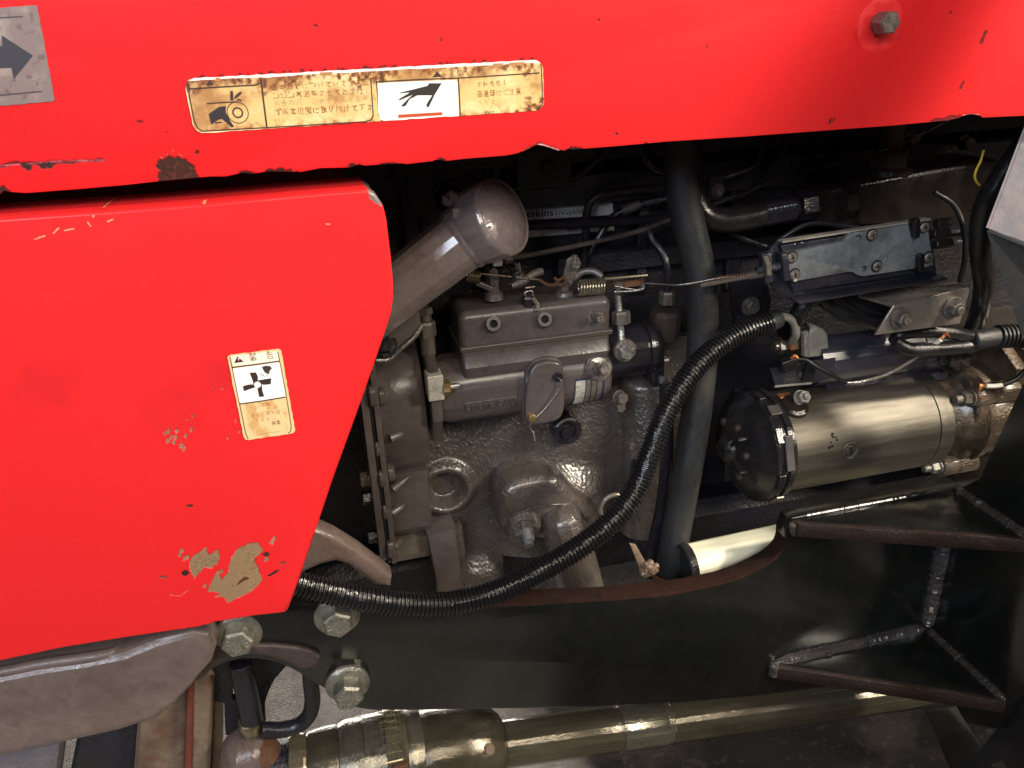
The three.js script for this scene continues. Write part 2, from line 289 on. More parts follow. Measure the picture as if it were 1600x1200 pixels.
// ---------------------------------------------------------------- ground; unseen lamps, windows and pillar outside the picture
{
  const g = new THREE.PlaneGeometry(12, 12, 1, 1).rotateX(-Math.PI / 2).translate(0.2, 0, 0);
  const W = 512, ground = tex(W, (u, v) => {
    // one tile over 2.4 m; oil soaked to the right, pale concrete to the left
    const x = u * 2.4 - 1.2, f = FA(u, v), g2 = FB(u + 0.37, v + 0.2), n = vnoise(u * 256, v * 256, 256);
    let c = mix3([0.46, 0.41, 0.36], [0.26, 0.225, 0.19], sstep(0.38, 0.62, 0.6 * g2 + 0.4 * f));
    c = mix3(c, [0.42, 0.38, 0.35], 0.5 * sstep(0.6, 0.9, n));
    const oil = sstep(0.30, 0.38, x + 0.35 * (f - 0.5)) * (1 - sstep(1.17, 1.2, x));
    c = mix3(c, mix3([0.012, 0.0095, 0.008], [0.075, 0.058, 0.046], 0.5 * sstep(0.45, 0.65, g2) + 0.5 * sstep(0.75, 0.95, n)), oil);
    return c;
  }, true);
  ground.repeat.set(5, 5); ground.offset.set(0.0, 0);
  const gb = tex(512, (u, v) => 0.6 * vnoise(u * 128, v * 128, 128) + 0.4 * FB(u, v), false, 8);
  const m = new THREE.MeshPhysicalMaterial({ map: ground, specularIntensity: 0.25, roughness: 0.95, bumpMap: gb, bumpScale: 0.012 });
  m.map.repeat.set(1 / 2.4, 1 / 2.4); m.map.offset.set(0.5, 0.5);
  solo('ground', g, m, 'grey concrete ground, dark and oily to the right, under the machine', '', { kind: 'structure' });
}
function lampThing(name, label, cat, L, emissive, build) {
  const at = V(...L.at), aim = V(...L.aim), n = aim.clone().sub(at).normalize();
  const t = thing(name, label, cat, at);
  const q = new THREE.Quaternion().setFromRotationMatrix(new THREE.Matrix4().lookAt(at, aim, YA));
  const place = (g) => g.applyQuaternion(q).translate(at.x, at.y, at.z);
  const gm = new THREE.MeshStandardMaterial({ color: 0x222222, emissive: new THREE.Color().setRGB(...L.rgb), emissiveIntensity: emissive });
  part(t, build.glow, place(new THREE.BoxGeometry(L.size[0], L.size[1], 0.01)), gm);
  const W = L.size[0], H = L.size[1], f = build.frame, d = build.depth;
  part(t, build.body, [[W + 2 * f, f, 0, (H + f) / 2], [W + 2 * f, f, 0, -(H + f) / 2], [f, H, -(W + f) / 2, 0], [f, H, (W + f) / 2, 0]].map(([w, h, x, y]) => place(new THREE.BoxGeometry(w, h, d).translate(x, y, d / 2 - 0.01))), M.lamp_housing);
  if (build.back) part(t, build.back, place(new THREE.BoxGeometry(W + 2 * f, H + 2 * f, 0.01).translate(0, 0, d)), M.lamp_housing);
  const l = new THREE.RectAreaLight(new THREE.Color().setRGB(...L.rgb), L.power, W, H);
  l.name = name + '_light';
  l.position.copy(n.clone().multiplyScalar(0.02)); l.quaternion.copy(q);
  t.add(l);
}
lampThing('unseen_ceiling_lamp', 'unseen wide warm ceiling lamp above and in front of the machine, placed to light the engine bay', 'lamp', LIGHTS.tube, 3, { glow: 'diffuser', body: 'lamp_frame', back: 'lamp_back', frame: 0.03, depth: 0.08 });  // out of view, placed for the warm highlights on pump and cap
lampThing('unseen_work_lamp', 'unseen warm rectangular lamp in front on the right, placed to light the engine and chassis rail', 'lamp', LIGHTS.side, 3, { glow: 'diffuser', body: 'lamp_frame', back: 'lamp_back', frame: 0.02, depth: 0.1 });  // out of view, placed for the bright patch by the lower gusset
lampThing('unseen_work_lamp', 'unseen small square warm lamp high up on the right, placed to light the hood', 'lamp', LIGHTS.spot, 3, { glow: 'diffuser', body: 'lamp_frame', back: 'lamp_back', frame: 0.02, depth: 0.1 });  // out of view, placed to throw the shadow of the hood bolt
lampThing('unseen_window', 'unseen daylight panel in a window frame behind the viewer on the left, placed to light the filler neck', 'window', LIGHTS.daylight, 2, { glow: 'window_pane', body: 'window_frame', frame: 0.08, depth: 0.06 });  // daylight out of view, placed for the cool highlight on the filler neck
lampThing('unseen_window', 'unseen daylight panel in a window frame behind the engine, placed to light the ground below', 'window', LIGHTS.rear, 2, { glow: 'window_pane', body: 'window_frame', frame: 0.08, depth: 0.06 });  // daylight out of view, placed to brighten the ground under the machine
solo('unseen_shade_pillar', [span(V(0.735, 1.215, 0.3), V(1.30, 2.12, 0.3), 0.055, 0.02)], M.lamp_housing, 'unseen slanted grey pillar above the picture on the right, placed to shade the hood', 'pillar');  // out of view, shaped and placed to shade the right part of the hood

// ---------------------------------------------------------------- print: stroke lettering for the warning stickers
const GLYPH = {
  全: '4005,4085,2363,2565,4348,1878', の: '43362747,4383856658,3384', た: '1373,4027,5585,5768', め: '2238,6227,13438375,3758', に: '1218,4383,4878,1416', つ: '12528486,8657', い: '1226,7276,2637',
  て: '1282,8244,4447,4778', ま: '2272,2474,5058,5836,3658,5879', す: '1292,5068,4464,6448', エ: '2181,5158,1888', ン: '1232,1888,8883', ジ: '1232,1434,1888,8883,6071,7081', を: '2272,4226,2664,8344,4488',
  回: '11811818,8188,1888,3363,6366,3336,3666', 転: '1242,3138,1545,1343,4565,5585,5272,5488,6547', さ: '2383,4165,6527,2768', せ: '1484,3038,6266,3878', る: '2272,7225,2565,6578,7848', と: '3144,7325,2528,2878', き: '2272,2474,5066,6628,2868',
  は: '1118,3383,6068,6848,4889', 安: '4041,1281,1213,8183,1585,4228,6345,4588', カ: '1373,5117,7378,7866', バ: '3218,5288,6071,8081', '、': '2638', サ: '1484,3236,6266,6638', イ: '7024,4348', ド: '3138,3367,5162,7172', パ: '3218,5288,7081', ネ: '3141,1373,7326,5488,4549', ル: '3018,5058,5886', 必: '1517,2125,5318,5088,7518,8587,4142',
  ず: '1292,5068,4464,6448,7081,8091', 所: '1141,1343,1318,4346,1646,8052,5258,5585,7578', 定: '4041,1282,2373,4478,5878,2627,2788,4348', 位: '2014,1418,5051,3282,4346,7276,3888', 置: '1181,1383,1113,8183,4143,4245,2575,2578,7578,3888,1919', 取: '1151,2128,5158,2353,2555,1858,5383,8357,5588', り: '2125,7155,5538', 付: '2014,1418,3383,7078,4556', け: '1118,3383,6065,6548', 下: '1181,4148,4465', '。': '26373736,2637', 
  わ: '2128,1324,2417,1734,4475,7548', な: '1353,3117,6274,5058,5838,3878', '！': '4046,4748', 高: '4041,1181,2363,2535,6365,2535,6535,1416,1585,1519,8589,3767,3739,6769,3969', 温: '1021,1425,1927,3171,3134,7174,3373,3474,3538,3577,7578,3989,5559', 部: '2021,0151,1313,3343,0454,1658,1618,5658,1858,6169,6181,8163,6385,8568', ご: '2262,2768,7081,8091', 注: '1021,1324,1828,6061,3282,4474,5258,3888', 意: '4041,1181,3233,6263,1484,2575,2577,7577,2777,2829,5859,8889',
  く: '6123,2378', だ: '1353,4027,5575,5768,7081,8091', 警: '1141,2022,3032,1343,1315,4345,3545,5280,6182,8155,5588,1686,2757,2858,2979,2729,7779', 告: '3023,2272,4044,1484,2676,2629,7679,2979', 中: '1272,1216,7276,1676,4049', 電: '1171,0282,4145,2333,5363', 
};
function glyph(ctx, ch, x, y, s, ax = [1, 0], ay = [0, 1]) {
  const q = GLYPH[ch]; if (!q) return;
  ctx.beginPath();
  for (const pl of q.split(',')) for (let i = 0; i + 1 < pl.length; i += 2) {
    const a = (+pl[i] / 9) * s, b = (+pl[i + 1] / 9) * s, X = x + a * ax[0] + b * ay[0], Y = y + a * ax[1] + b * ay[1];
    i ? ctx.lineTo(X, Y) : ctx.moveTo(X, Y);
  }
  ctx.stroke();
}
function speckle(ctx, w, h, amp, seed) {
  const im = ctx.getImageData(0, 0, w, h), d = im.data, r = mulberry(seed);
  for (let i = 0; i < d.length; i += 4) { const n = 1 + (r() - 0.5) * amp; d[i] *= n; d[i + 1] *= n; d[i + 2] *= n; }
  ctx.putImageData(im, 0, 0);
}
function canvasTex(c) { const t = new THREE.CanvasTexture(c); t.colorSpace = THREE.SRGBColorSpace; t.anisotropy = 8; return t; }
const jit = mulberry(31);
// A sheet whose colour is drawn in metres on the plane z: draw(pen) gets a pen that takes photograph-like coordinates of points on that plane
function sheetCanvas(z, x0, y0, w, h, W, draw) {
  const H = Math.round((W * h) / w), c = document.createElement('canvas'); c.width = W; c.height = H;
  const ctx = c.getContext('2d'), to = ([a, b]) => { const p = P(a, b, z); return [((p.x - x0) / w) * W, (1 - (p.y - y0) / h) * H]; };
  const blob = (pts, fill, j = 2, sub = 5) => {
    const q = pts.map(to); ctx.beginPath();
    q.forEach((p, i) => { const n = q[(i + 1) % q.length]; for (let k = 0; k < sub; k++) { const t = k / sub, X = p[0] + (n[0] - p[0]) * t + (jit() - 0.5) * j, Y = p[1] + (n[1] - p[1]) * t + (jit() - 0.5) * j; i + k ? ctx.lineTo(X, Y) : ctx.moveTo(X, Y); } });
    ctx.closePath(); ctx.fillStyle = fill; ctx.fill();
  };
  const line = (pts, color, lw, j = 1) => {
    const q = pts.map(to); ctx.strokeStyle = color; ctx.lineCap = 'round';
    for (let i = 0; i + 1 < q.length; i++) for (let k = 0; k < 6; k++) { const f = (t) => [q[i][0] + (q[i + 1][0] - q[i][0]) * t + (jit() - 0.5) * j, q[i][1] + (q[i + 1][1] - q[i][1]) * t + (jit() - 0.5) * j]; ctx.lineWidth = lw * (0.6 + 0.8 * jit()); ctx.beginPath(); ctx.moveTo(...f(k / 6)); ctx.lineTo(...f((k + 1) / 6)); ctx.stroke(); }
  };
  draw({ ctx, to, blob, line, W, H });
  return canvasTex(c);
}
function planarUV(g, x0, y0, w, h) {
  g = g.index ? g.toNonIndexed() : g;
  const p = g.attributes.position, uv = new Float32Array(p.count * 2);
  for (let i = 0; i < p.count; i++) { uv[2 * i] = (p.getX(i) - x0) / w; uv[2 * i + 1] = (p.getY(i) - y0) / h; }
  g.setAttribute('uv', new THREE.BufferAttribute(uv, 2));
  return g;
}
const redRough = tex(512, (u, v) => 0.62 + 0.5 * (FA(u, v) - 0.5) + 0.2 * sstep(0.6, 0.75, FB(u + 0.5, v)), false, 2.2);
function chipRelief(t) {          // bare spots lie a paint layer lower than the paint
  const c = t.image, d = c.getContext('2d').getImageData(0, 0, c.width, c.height).data, q = new Uint8Array(c.width * c.height * 4);
  for (let y = 0; y < c.height; y++) for (let x = 0; x < c.width; x++) { const i = (y * c.width + x) * 4, o = ((c.height - 1 - y) * c.width + x) * 4, h = d[i] > 150 && d[i + 1] < 62 ? 225 : 60 + 60 * FB(x / 220, y / 220); q[o] = q[o + 1] = q[o + 2] = h; q[o + 3] = 255; }
  const r = new THREE.DataTexture(q, c.width, c.height); r.magFilter = THREE.LinearFilter; r.needsUpdate = true; return r;
}
const redPaint = (t) => new THREE.MeshPhysicalMaterial({ map: t, roughness: 0.75, specularIntensity: 0.8, clearcoat: 0.4, clearcoatRoughness: 0.38, clearcoatRoughnessMap: redRough, bumpMap: chipRelief(t), bumpScale: 0.0009 });
const RED = '#dc1116';
function redBase(ctx, W, H, seed) {
  ctx.fillStyle = RED; ctx.fillRect(0, 0, W, H);
  const r = mulberry(seed);
  for (let i = 0; i < 150; i++) { ctx.fillStyle = ['rgba(90,20,16,.5)', 'rgba(235,110,80,.35)', 'rgba(160,18,18,.5)'][(r() * 3) | 0]; ctx.beginPath(); ctx.ellipse(r() * W, r() * H, 0.4 + r() * 1.1, 0.4 + r() * 0.8, r() * 3, 0, 7); ctx.fill(); }
  for (let i = 0; i < 70; i++) { ctx.strokeStyle = ['rgba(230,90,80,.16)', 'rgba(120,14,14,.16)'][(r() * 2) | 0]; ctx.lineWidth = 0.6 + r(); const x = r() * W, y = r() * H, a = r() * 6, l = 10 + r() * 70; ctx.beginPath(); ctx.moveTo(x, y); ctx.quadraticCurveTo(x + l * 0.5 * Math.cos(a), y + l * 0.5 * Math.sin(a) + 4, x + l * Math.cos(a), y + l * Math.sin(a)); ctx.stroke(); }
}

// a printed sticker on a sheet: corners TL, TR, BR, BL on the plane z, rounded, drawn with the same pen
function sticker(parent, name, label, q, z, W, radius, draw, lift = 0.0006) {
  const [a, b, c, d] = q.map(([x, y]) => P(x, y, z)), U = b.clone().sub(a).add(c.clone().sub(d)).multiplyScalar(0.5), D = d.clone().sub(a).add(c.clone().sub(b)).multiplyScalar(0.5);
  const w = U.length(), h = D.length(), H = Math.round((W * h) / w), cv = document.createElement('canvas'); cv.width = W; cv.height = H;
  const ctx = cv.getContext('2d'), det = U.x * D.y - U.y * D.x;
  const to = ([x, y]) => { const p = P(x, y, z).sub(a); return [((p.x * D.y - p.y * D.x) / det) * W, ((U.x * p.y - U.y * p.x) / det) * H]; };
  const path = (pts) => { ctx.beginPath(); pts.map(to).forEach((p, i) => (i ? ctx.lineTo(...p) : ctx.moveTo(...p))); };
  const s = W / (q[1][0] - q[0][0]);
  const pen = { ctx, W, H, to, s, poly: (pts, f) => { path(pts); ctx.closePath(); ctx.fillStyle = f; ctx.fill(); }, line: (pts, col, lw) => { path(pts); ctx.strokeStyle = col; ctx.lineWidth = lw * s; ctx.lineJoin = 'round'; ctx.stroke(); }, circle: (x, y, r, col, lw) => { ctx.beginPath(); ctx.arc(...to([x, y]), r * s, 0, 7); if (lw) { ctx.strokeStyle = col; ctx.lineWidth = lw * s; ctx.stroke(); } else { ctx.fillStyle = col; ctx.fill(); } },
    text: (str, x, y, size, step, col, lw, slope = 0) => { ctx.strokeStyle = col; ctx.lineWidth = lw * s; ctx.lineCap = 'round'; [...str].forEach((ch, i) => { const [X, Y] = to([x + i * step, y + i * step * slope]); ctx.globalAlpha = 0.5 + 0.5 * jit(); glyph(ctx, ch, X, Y, size * s); }); ctx.globalAlpha = 1; } };
  draw(pen);
  // outline with rounded, slightly worn edge
  const r = radius / w, ry = radius / h, out = [];
  const cor = (cx, cy, a0) => { for (let k = 0; k <= 5; k++) { const t = a0 + (k / 5) * Math.PI / 2; out.push([cx + r * Math.cos(t), cy + ry * Math.sin(t)]); } };
  cor(1 - r, 1 - ry, 0); cor(r, 1 - ry, Math.PI / 2); cor(r, ry, Math.PI); cor(1 - r, ry, 1.5 * Math.PI);
  const pts = []; out.forEach((p, i) => { const n = out[(i + 1) % out.length], L = Math.hypot((n[0] - p[0]) * w, (n[1] - p[1]) * h), k = Math.max(1, Math.round(L / 0.004)); for (let m = 0; m < k; m++) { const t = m / k, e = 0.0006; pts.push([p[0] + (n[0] - p[0]) * t + ((jit() - 0.5) * e) / w, p[1] + (n[1] - p[1]) * t + ((jit() - 0.5) * e) / h]); } });
  const sh = shapeOf(pts.map(([u, v]) => { const p = a.clone().addScaledVector(U, u).addScaledVector(D, v); return [p.x, p.y]; }));
  let g = new THREE.ExtrudeGeometry(sh, { depth: lift, bevelEnabled: false }); g = g.index ? g.toNonIndexed() : g;
  g.translate(0, 0, z);
  const p = g.attributes.position, uv = new Float32Array(p.count * 2);
  for (let i = 0; i < p.count; i++) { const X = p.getX(i) - a.x, Y = p.getY(i) - a.y; uv[2 * i] = (X * D.y - Y * D.x) / det; uv[2 * i + 1] = 1 - (U.x * Y - U.y * X) / det; }
  g.setAttribute('uv', new THREE.BufferAttribute(uv, 2)); g.computeVertexNormals();
  return part(parent, name, g, new THREE.MeshPhysicalMaterial({ map: canvasTex(cv), roughness: 0.5, clearcoat: 0.2, clearcoatRoughness: 0.4 }), { keepUV: true, label });
}
function ageing(pen, f) {                     // stains with a grain of their own, pixel by pixel
  const { ctx, W, H } = pen, im = ctx.getImageData(0, 0, W, H), d = im.data;
  for (let y = 0; y < H; y++) for (let x = 0; x < W; x++) { const i = (y * W + x) * 4, c = f(x / W, y / H, [d[i], d[i + 1], d[i + 2]]); d[i] = c[0]; d[i + 1] = c[1]; d[i + 2] = c[2]; }
  ctx.putImageData(im, 0, 0);
}

// ---------------------------------------------------------------- red hood
{
  const edge = [[-420, 330], [-200, 319], [0, 303], [6, 298], [14, 300], [40, 302], [120, 296], [200, 289], [243, 284], [330, 276], [352, 276], [380, 270], [393, 272], [420, 268], [470, 269], [500, 263], [545, 262], [560, 258], [572, 259], [600, 257], [629, 255.5], [634, 257], [676, 252], [680, 250], [692, 250.5], [696, 252], [730, 248], [790, 243.5], [808, 240], [814, 238], [822, 235], [830, 231], [836, 227.5], [841, 226.5], [850, 228], [862, 232], [872, 235.5], [884, 235], [888, 232], [893, 234], [960, 229], [1042, 221.5], [1160, 214], [1280, 205], [1400, 196], [1479, 188.5], [1500, 184], [1508, 180], [1520, 178.5], [1530, 180], [1536, 184], [1600, 181], [1800, 164], [2300, 124]].map(([a, b]) => P(a, b, 0));
  const x0 = edge[0].x, x1 = edge[edge.length - 1].x, TOP = 1.47;
  const t = thing('tractor_hood', 'large red sheet metal hood side across the top with warning sticker and rusty lower edge', 'hood', V((x0 + x1) / 2, 1.0, 0));
  const s = shapeOf([...edge.map((p) => [p.x, p.y]), [x1, TOP], [x0, TOP]]);
  const y0 = 0.95, h = TOP - y0 + 0.01, w = x1 - x0;
  const map = sheetCanvas(0, x0, y0, w, h, 2048, ({ ctx, blob, line, to, W, H }) => {
    redBase(ctx, W, H, 3);
    // rust patch on the lower edge
    blob([[246, 250], [262, 244], [272, 246], [288, 246], [301, 256], [300, 263], [312, 274], [326, 284], [300, 286], [247, 284], [246, 274], [251, 268], [244, 262]], '#3a2018', 3.5, 6);
    for (let i = 0; i < 34; i++) blob([[250 + 50 * jit(), 250 + 30 * jit()]].flatMap(([x, y]) => [[x, y], [x + 3 + 5 * jit(), y], [x + 4, y + 3 + 3 * jit()]]), ['#4d2a1c', '#2c1914', '#5a3521', '#b03322'][(jit() * 3.2) | 0], 2, 3);
    // a long scratch with chips along it
    line([[-30, 263], [0, 261], [24, 254], [50, 256], [85, 254], [120, 253], [163, 250]], '#5a1c1c', 2.0, 1.2);
    line([[0, 259], [60, 254], [82, 252], [163, 249.5]], '#d98a9a', 0.8, 0.8);
    blob([[26, 254], [50, 257], [47, 267], [40, 265]], '#33211d', 2); blob([[58, 258], [74, 253], [91, 256], [78, 262], [66, 263]], '#33211d', 2);
    blob([[-5, 293], [6, 291], [16, 300], [-5, 303]], '#33211d', 2);
    // bare edge chips and pale edge lines
    for (const [a, b, l] of [[385, 269, 30], [440, 266, 60], [555, 258, 30], [610, 256, 40], [690, 250, 18], [900, 232, 26], [1010, 224, 8]]) blob([[a - l / 2, b + 4], [a - l / 3, b - 1], [a, b - 2], [a + l / 4, b - 1], [a + l / 2, b + 4]], '#2d1613', 2.4, 5);
    blob([[800, 243], [820, 234], [840, 223], [858, 228], [880, 235], [868, 238], [830, 240]], '#7d3a1c', 2.5, 5);
    line([[842, 225], [855, 229], [873, 234]], '#f2b8b8', 1.6, 0.8);
    line([[1506, 180], [1530, 178]], '#e8a0a0', 1.6, 0.6); blob([[1450, 189], [1475, 183], [1505, 180], [1500, 186], [1470, 192]], '#7a1418', 2.4, 5);  // pale line on the nick: its lit edge put into the colour
    // small marks
    for (const [a, b, c, d2, k] of [[1540, 50, 1533, 66, 3.2], [1506, 128, 1500, 138, 2.4], [1299, 186, 1296, 193, 2.4], [1305, 184, 1302, 190, 1.2], [1486, 18, 1484, 22, 1.5], [935, 31, 937, 33, 1.5], [963, 209, 964, 210, 2], [310, 236, 306, 240, 2], [490, 40, 496, 41, 1], [690, 60, 688, 66, 1], [1105, 70, 1103, 76, 1], [215, 190, 222, 191, 1]]) line([[a, b], [c, d2]], 'rgba(85,20,16,.85)', k, 1);
    for (const [a, b] of [[270, 235], [262, 242], [252, 246], [281, 243]]) blob([[a - 3, b], [a, b - 3], [a + 3, b]], '#e26a6a', 1.5, 3);
    // bare grubby rim above the sticker
    for (let i = 0; i < 60; i++) { const x = 300 + 540 * jit(), y = 121 - (x - 288) * 0.0535; blob([[x, y + 1], [x + 3 + 8 * jit(), y - 3 * jit()], [x + 10, y + 1]], 'rgba(70,24,22,.75)', 1.5, 3); }
    speckle(ctx, W, H, 0.07, 11);
  });
  const m = redPaint(map);
  part(t, 'side_panel', planarUV(extrude(s, 0.003, 0.0009).translate(0, 0, -0.003), x0, y0, w, h), m, { keepUV: true });
  { const e = edge.slice(0, 17); part(t, 'gap_shade_sheet', extrude(shapeOf([...e.map((p) => [p.x, p.y + 0.03]), ...e.slice().reverse().map((p) => [p.x, p.y - 0.09])]), 0.003, 0.0008).translate(0, 0, -0.11), new THREE.MeshPhysicalMaterial({ color: '#4a1012', roughness: 0.8 })); }  // sheet added behind the gap, hood shade put into its dark maroon
  part(t, 'top_panel', box(V((x0 + x1) / 2, TOP + 0.012, -0.31), w, 0.024, 0.62, 0.011), new THREE.MeshPhysicalMaterial({ color: RED, roughness: 0.6, clearcoat: 0.3, clearcoatRoughness: 0.4 }));
  // bolt in its pressed ring, upper right
  const c = P(1371, 36, 0);
  const ringC = P(1376, 40, 0);
  part(t, 'pressed_ring', rev(V(ringC.x, ringC.y, -0.001), Z, [[0, 0.027], [0.0014, 0.024], [0.0022, 0.021], [0.002, 0.018], [0.0013, 0.0155], [0.0011, 0]], 40, { spline: false, crease: 60 }), new THREE.MeshPhysicalMaterial({ color: RED, roughness: 0.75, clearcoat: 0.35, clearcoatRoughness: 0.5 }));
  const b = part(t, 'bolt', [cyl(V(c.x, c.y, 0.0005), Z, 0.006, 0.0085), hex(V(c.x, c.y, 0.006), Z, 0.019, 0.014, 0.5)], M.old_bolt, { label: 'dull steel bolt near the upper right corner of the red panel' });

  sticker(t, 'warning_sticker', 'long yellowed warning sticker with pulley and hand pictograms', [[287, 123], [848, 94], [850, 172], [304, 210]], 0, 1536, 0.008, (p) => {
    const { ctx, W, H } = p;
    ctx.fillStyle = '#c49a5a'; ctx.fillRect(0, 0, W, H);
    ctx.fillStyle = '#d8b878'; ctx.fillRect(0, H * 0.04, W, H * 0.96);
    ageing(p, (u, v, c) => {
      const f = FA(u * 4, v * 0.6), g = FB(u * 5 + 0.3, v * 0.75);
      const topRim = sstep(0.30, 0.06, v + 0.5 * (f - 0.5)) * (0.55 + 0.9 * sstep(0.4, 0.6, FA(u * 1.3, 0.3))), corner = sstep(0.2, 0.0, Math.hypot((1 - u) * 3.2, 1 - v) - 0.25 * g), low = sstep(0.75, 1.05, v + 0.4 * (f - 0.5));
      let k = Math.min(1, 0.9 * topRim * sstep(0.35, 0.6, g) + 1.1 * corner * sstep(0.35, 0.55, g) + 0.5 * low * sstep(0.45, 0.6, g) + 0.6 * sstep(0.46, 0.7, FA(u * 1.7 + 0.2, v * 0.3 + 0.6)));
      let o = mix3(c, [128, 72, 30], k * 0.95);
      o = mix3(o, [232, 216, 170], 0.5 * sstep(0.5, 0.66, FA(u * 2.3 + 0.6, v * 0.5 + 0.1)) * (1 - Math.min(1, k)));
      o = mix3(o, [74, 44, 26], 0.9 * sstep(0.58, 0.66, g) * Math.min(1, topRim + corner * 1.3));
      return o.map((x) => x * (0.95 + 0.1 * jit()));
    });
    const K = '#38221a';
    // frames and dividers
    p.line([[294, 130], [296, 150], [304, 190], [309, 200], [316, 205], [440, 198], [572, 190], [580, 187], [583, 181], [579, 121]], K, 1.8);
    p.line([[296, 139], [345, 136], [400, 133], [407, 129]], K, 2.2); p.line([[407, 118], [412, 160], [417, 199]], K, 2.6);
    p.line([[587, 119], [590, 150], [592, 180], [598, 189], [640, 187], [716, 182]], K, 1.8); p.line([[588, 128], [660, 124], [716, 122], [780, 118], [843, 114]], K, 2.0); p.line([[716, 122], [719, 183]], K, 2.4);
    p.line([[719, 182], [750, 180]], K, 2); p.line([[845, 98], [847, 140], [847, 163], [840, 171]], K, 1.8);
    // white hand panel
    p.poly([[590, 132], [593, 130], [650, 127], [712, 125], [715, 128], [717, 180], [716, 181], [650, 186], [600, 189], [594, 186], [591, 176]], '#f4f0e8');
    p.poly([[690, 130], [670, 130], [668, 134], [660, 136], [640, 141], [625, 144.5], [624, 146], [640, 144.5], [623, 155], [624, 157], [645, 148], [640, 152], [627, 165], [629, 167], [634, 165], [640, 155], [652, 149], [675, 149], [666, 163], [667, 168], [670, 167], [679, 148]], '#26211f');
    p.poly([[622, 179], [691, 175], [691, 180], [622, 184.5]], '#b4482a');
    // pulley and hand
    p.line([[323, 162], [350, 160], [372, 159]], K, 2); p.circle(371.5, 176, 15.5, K, 1.3); p.circle(371.5, 176, 7, K, 2.4);
    p.poly([[326, 178], [342, 167], [353, 165.5], [353, 176], [360, 189], [366, 198], [362, 199], [347, 186], [341, 187], [330, 195]], '#2b2024'); p.line([[336, 192], [347, 191]], K, 2);
    p.poly([[360, 142], [364, 142], [365, 157], [360, 157], [359.5, 150]], K); p.poly([[378, 143], [377, 147], [370, 153], [366, 155], [367, 150], [374, 144]], K); p.poly([[371, 154], [378, 156], [377, 158.5], [370, 156.5]], K);
    // headings
    p.poly([[322, 133.5], [328, 124], [334, 133]], K); p.text('警', 348, 124, 9, 10, 'rgba(80,50,30,.6)', 0.9); p.text('告', 370, 124, 10, 10, 'rgba(70,42,26,.85)', 1.1);
    p.poly([[675, 121], [683, 112], [691, 120]], K); p.text('警', 713, 110, 9, 10, 'rgba(70,42,26,.85)', 1); p.text('告', 749, 106, 10, 10, 'rgba(70,42,26,.9)', 1.1);
    // lines of print
    const B = 'rgba(98,46,18,.95)';
    p.text('全のためについています。エ', 423, 131, 10, 12, B, 1.0, -0.055); p.text('ンジンを回転させるときは、', 425, 144, 10, 12, B, 1.0, -0.055); p.text('安全カバー、サイドパネルを必', 427, 157, 9.5, 11.6, 'rgba(140,110,70,.85)', 0.9, -0.055);
    p.text('ず所定位置に取り付けて下さ', 428, 170, 10.5, 12, B, 1.2, -0.055); p.text('い。', 428, 184, 9, 12, B, 0.9, -0.05);
    p.text('さわるな！', 744, 127, 9, 10, B, 1.0, -0.06); p.text('高温部にご注意', 745, 142, 9.5, 10, B, 1.0, -0.06); p.text('ください。', 746, 156, 8.5, 10, 'rgba(150,110,60,.8)', 0.8, -0.06);
    ctx.save(); ctx.translate(...p.to([757, 180])); ctx.rotate(-0.02); ctx.font = `bold ${7.5 * p.s}px sans-serif`; ctx.fillStyle = '#5a3a20'; ctx.fillText('3762', 0, 0); ctx.restore();
    // torn white upper edge
    const up = [], lo = []; for (let i = 0; i <= 60; i++) { const x = 287 + i * 9.37, y = 123.2 - i * 0.485 - 1; up.push([x, y]); lo.push([x, y + 3.2 + 3.4 * Math.max(0, fbm(i * 0.021, 0.3, 12, 3) - 0.3) + 1.2 * jit()]); }
    p.poly([...up, ...lo.reverse()], '#f7f1ea');
    for (const [a, b] of [[337, 336], [500, 512], [795, 812], [770, 778]]) p.poly([[a, 124 - (a - 287) * 0.0517], [b + 8, 124 - (b - 287) * 0.0517], [b + 6, 130 - (b - 287) * 0.0517], [a, 129 - (a - 287) * 0.0517]], '#a97a48');
    p.line([[287, 125], [292, 150], [302, 200], [308, 208], [440, 201], [600, 192], [849, 173]], '#f0dcae', 2.6);
  });
  sticker(t, 'arrow_sticker', 'grey sticker with a black arrow pointing right, at the left edge', [[-120, 20], [52, 11], [86, 158], [-90, 176]], 0, 512, 0.0015, (p) => {
    const { ctx, W, H } = p; ctx.fillStyle = '#7c6b67'; ctx.fillRect(0, 0, W, H);
    ageing(p, (u, v, c) => { const f = FA(u, v), g = FB(u + 0.4, v); return mix3(mix3(c, [146, 132, 124], sstep(0.45, 0.7, f)), [88, 72, 66], 0.6 * sstep(0.58, 0.7, g)).map((x) => x * (0.95 + 0.1 * jit())); });
    p.line([[-100, 34], [0, 28], [36, 26]], '#40373a', 2.4); p.line([[-80, 154], [0, 149], [66, 143]], '#40373a', 2.6);
    p.poly([[-100, 76], [4, 72], [3, 55], [52, 87], [22, 124], [18, 106], [-90, 112]], '#2c2830');
  });
}

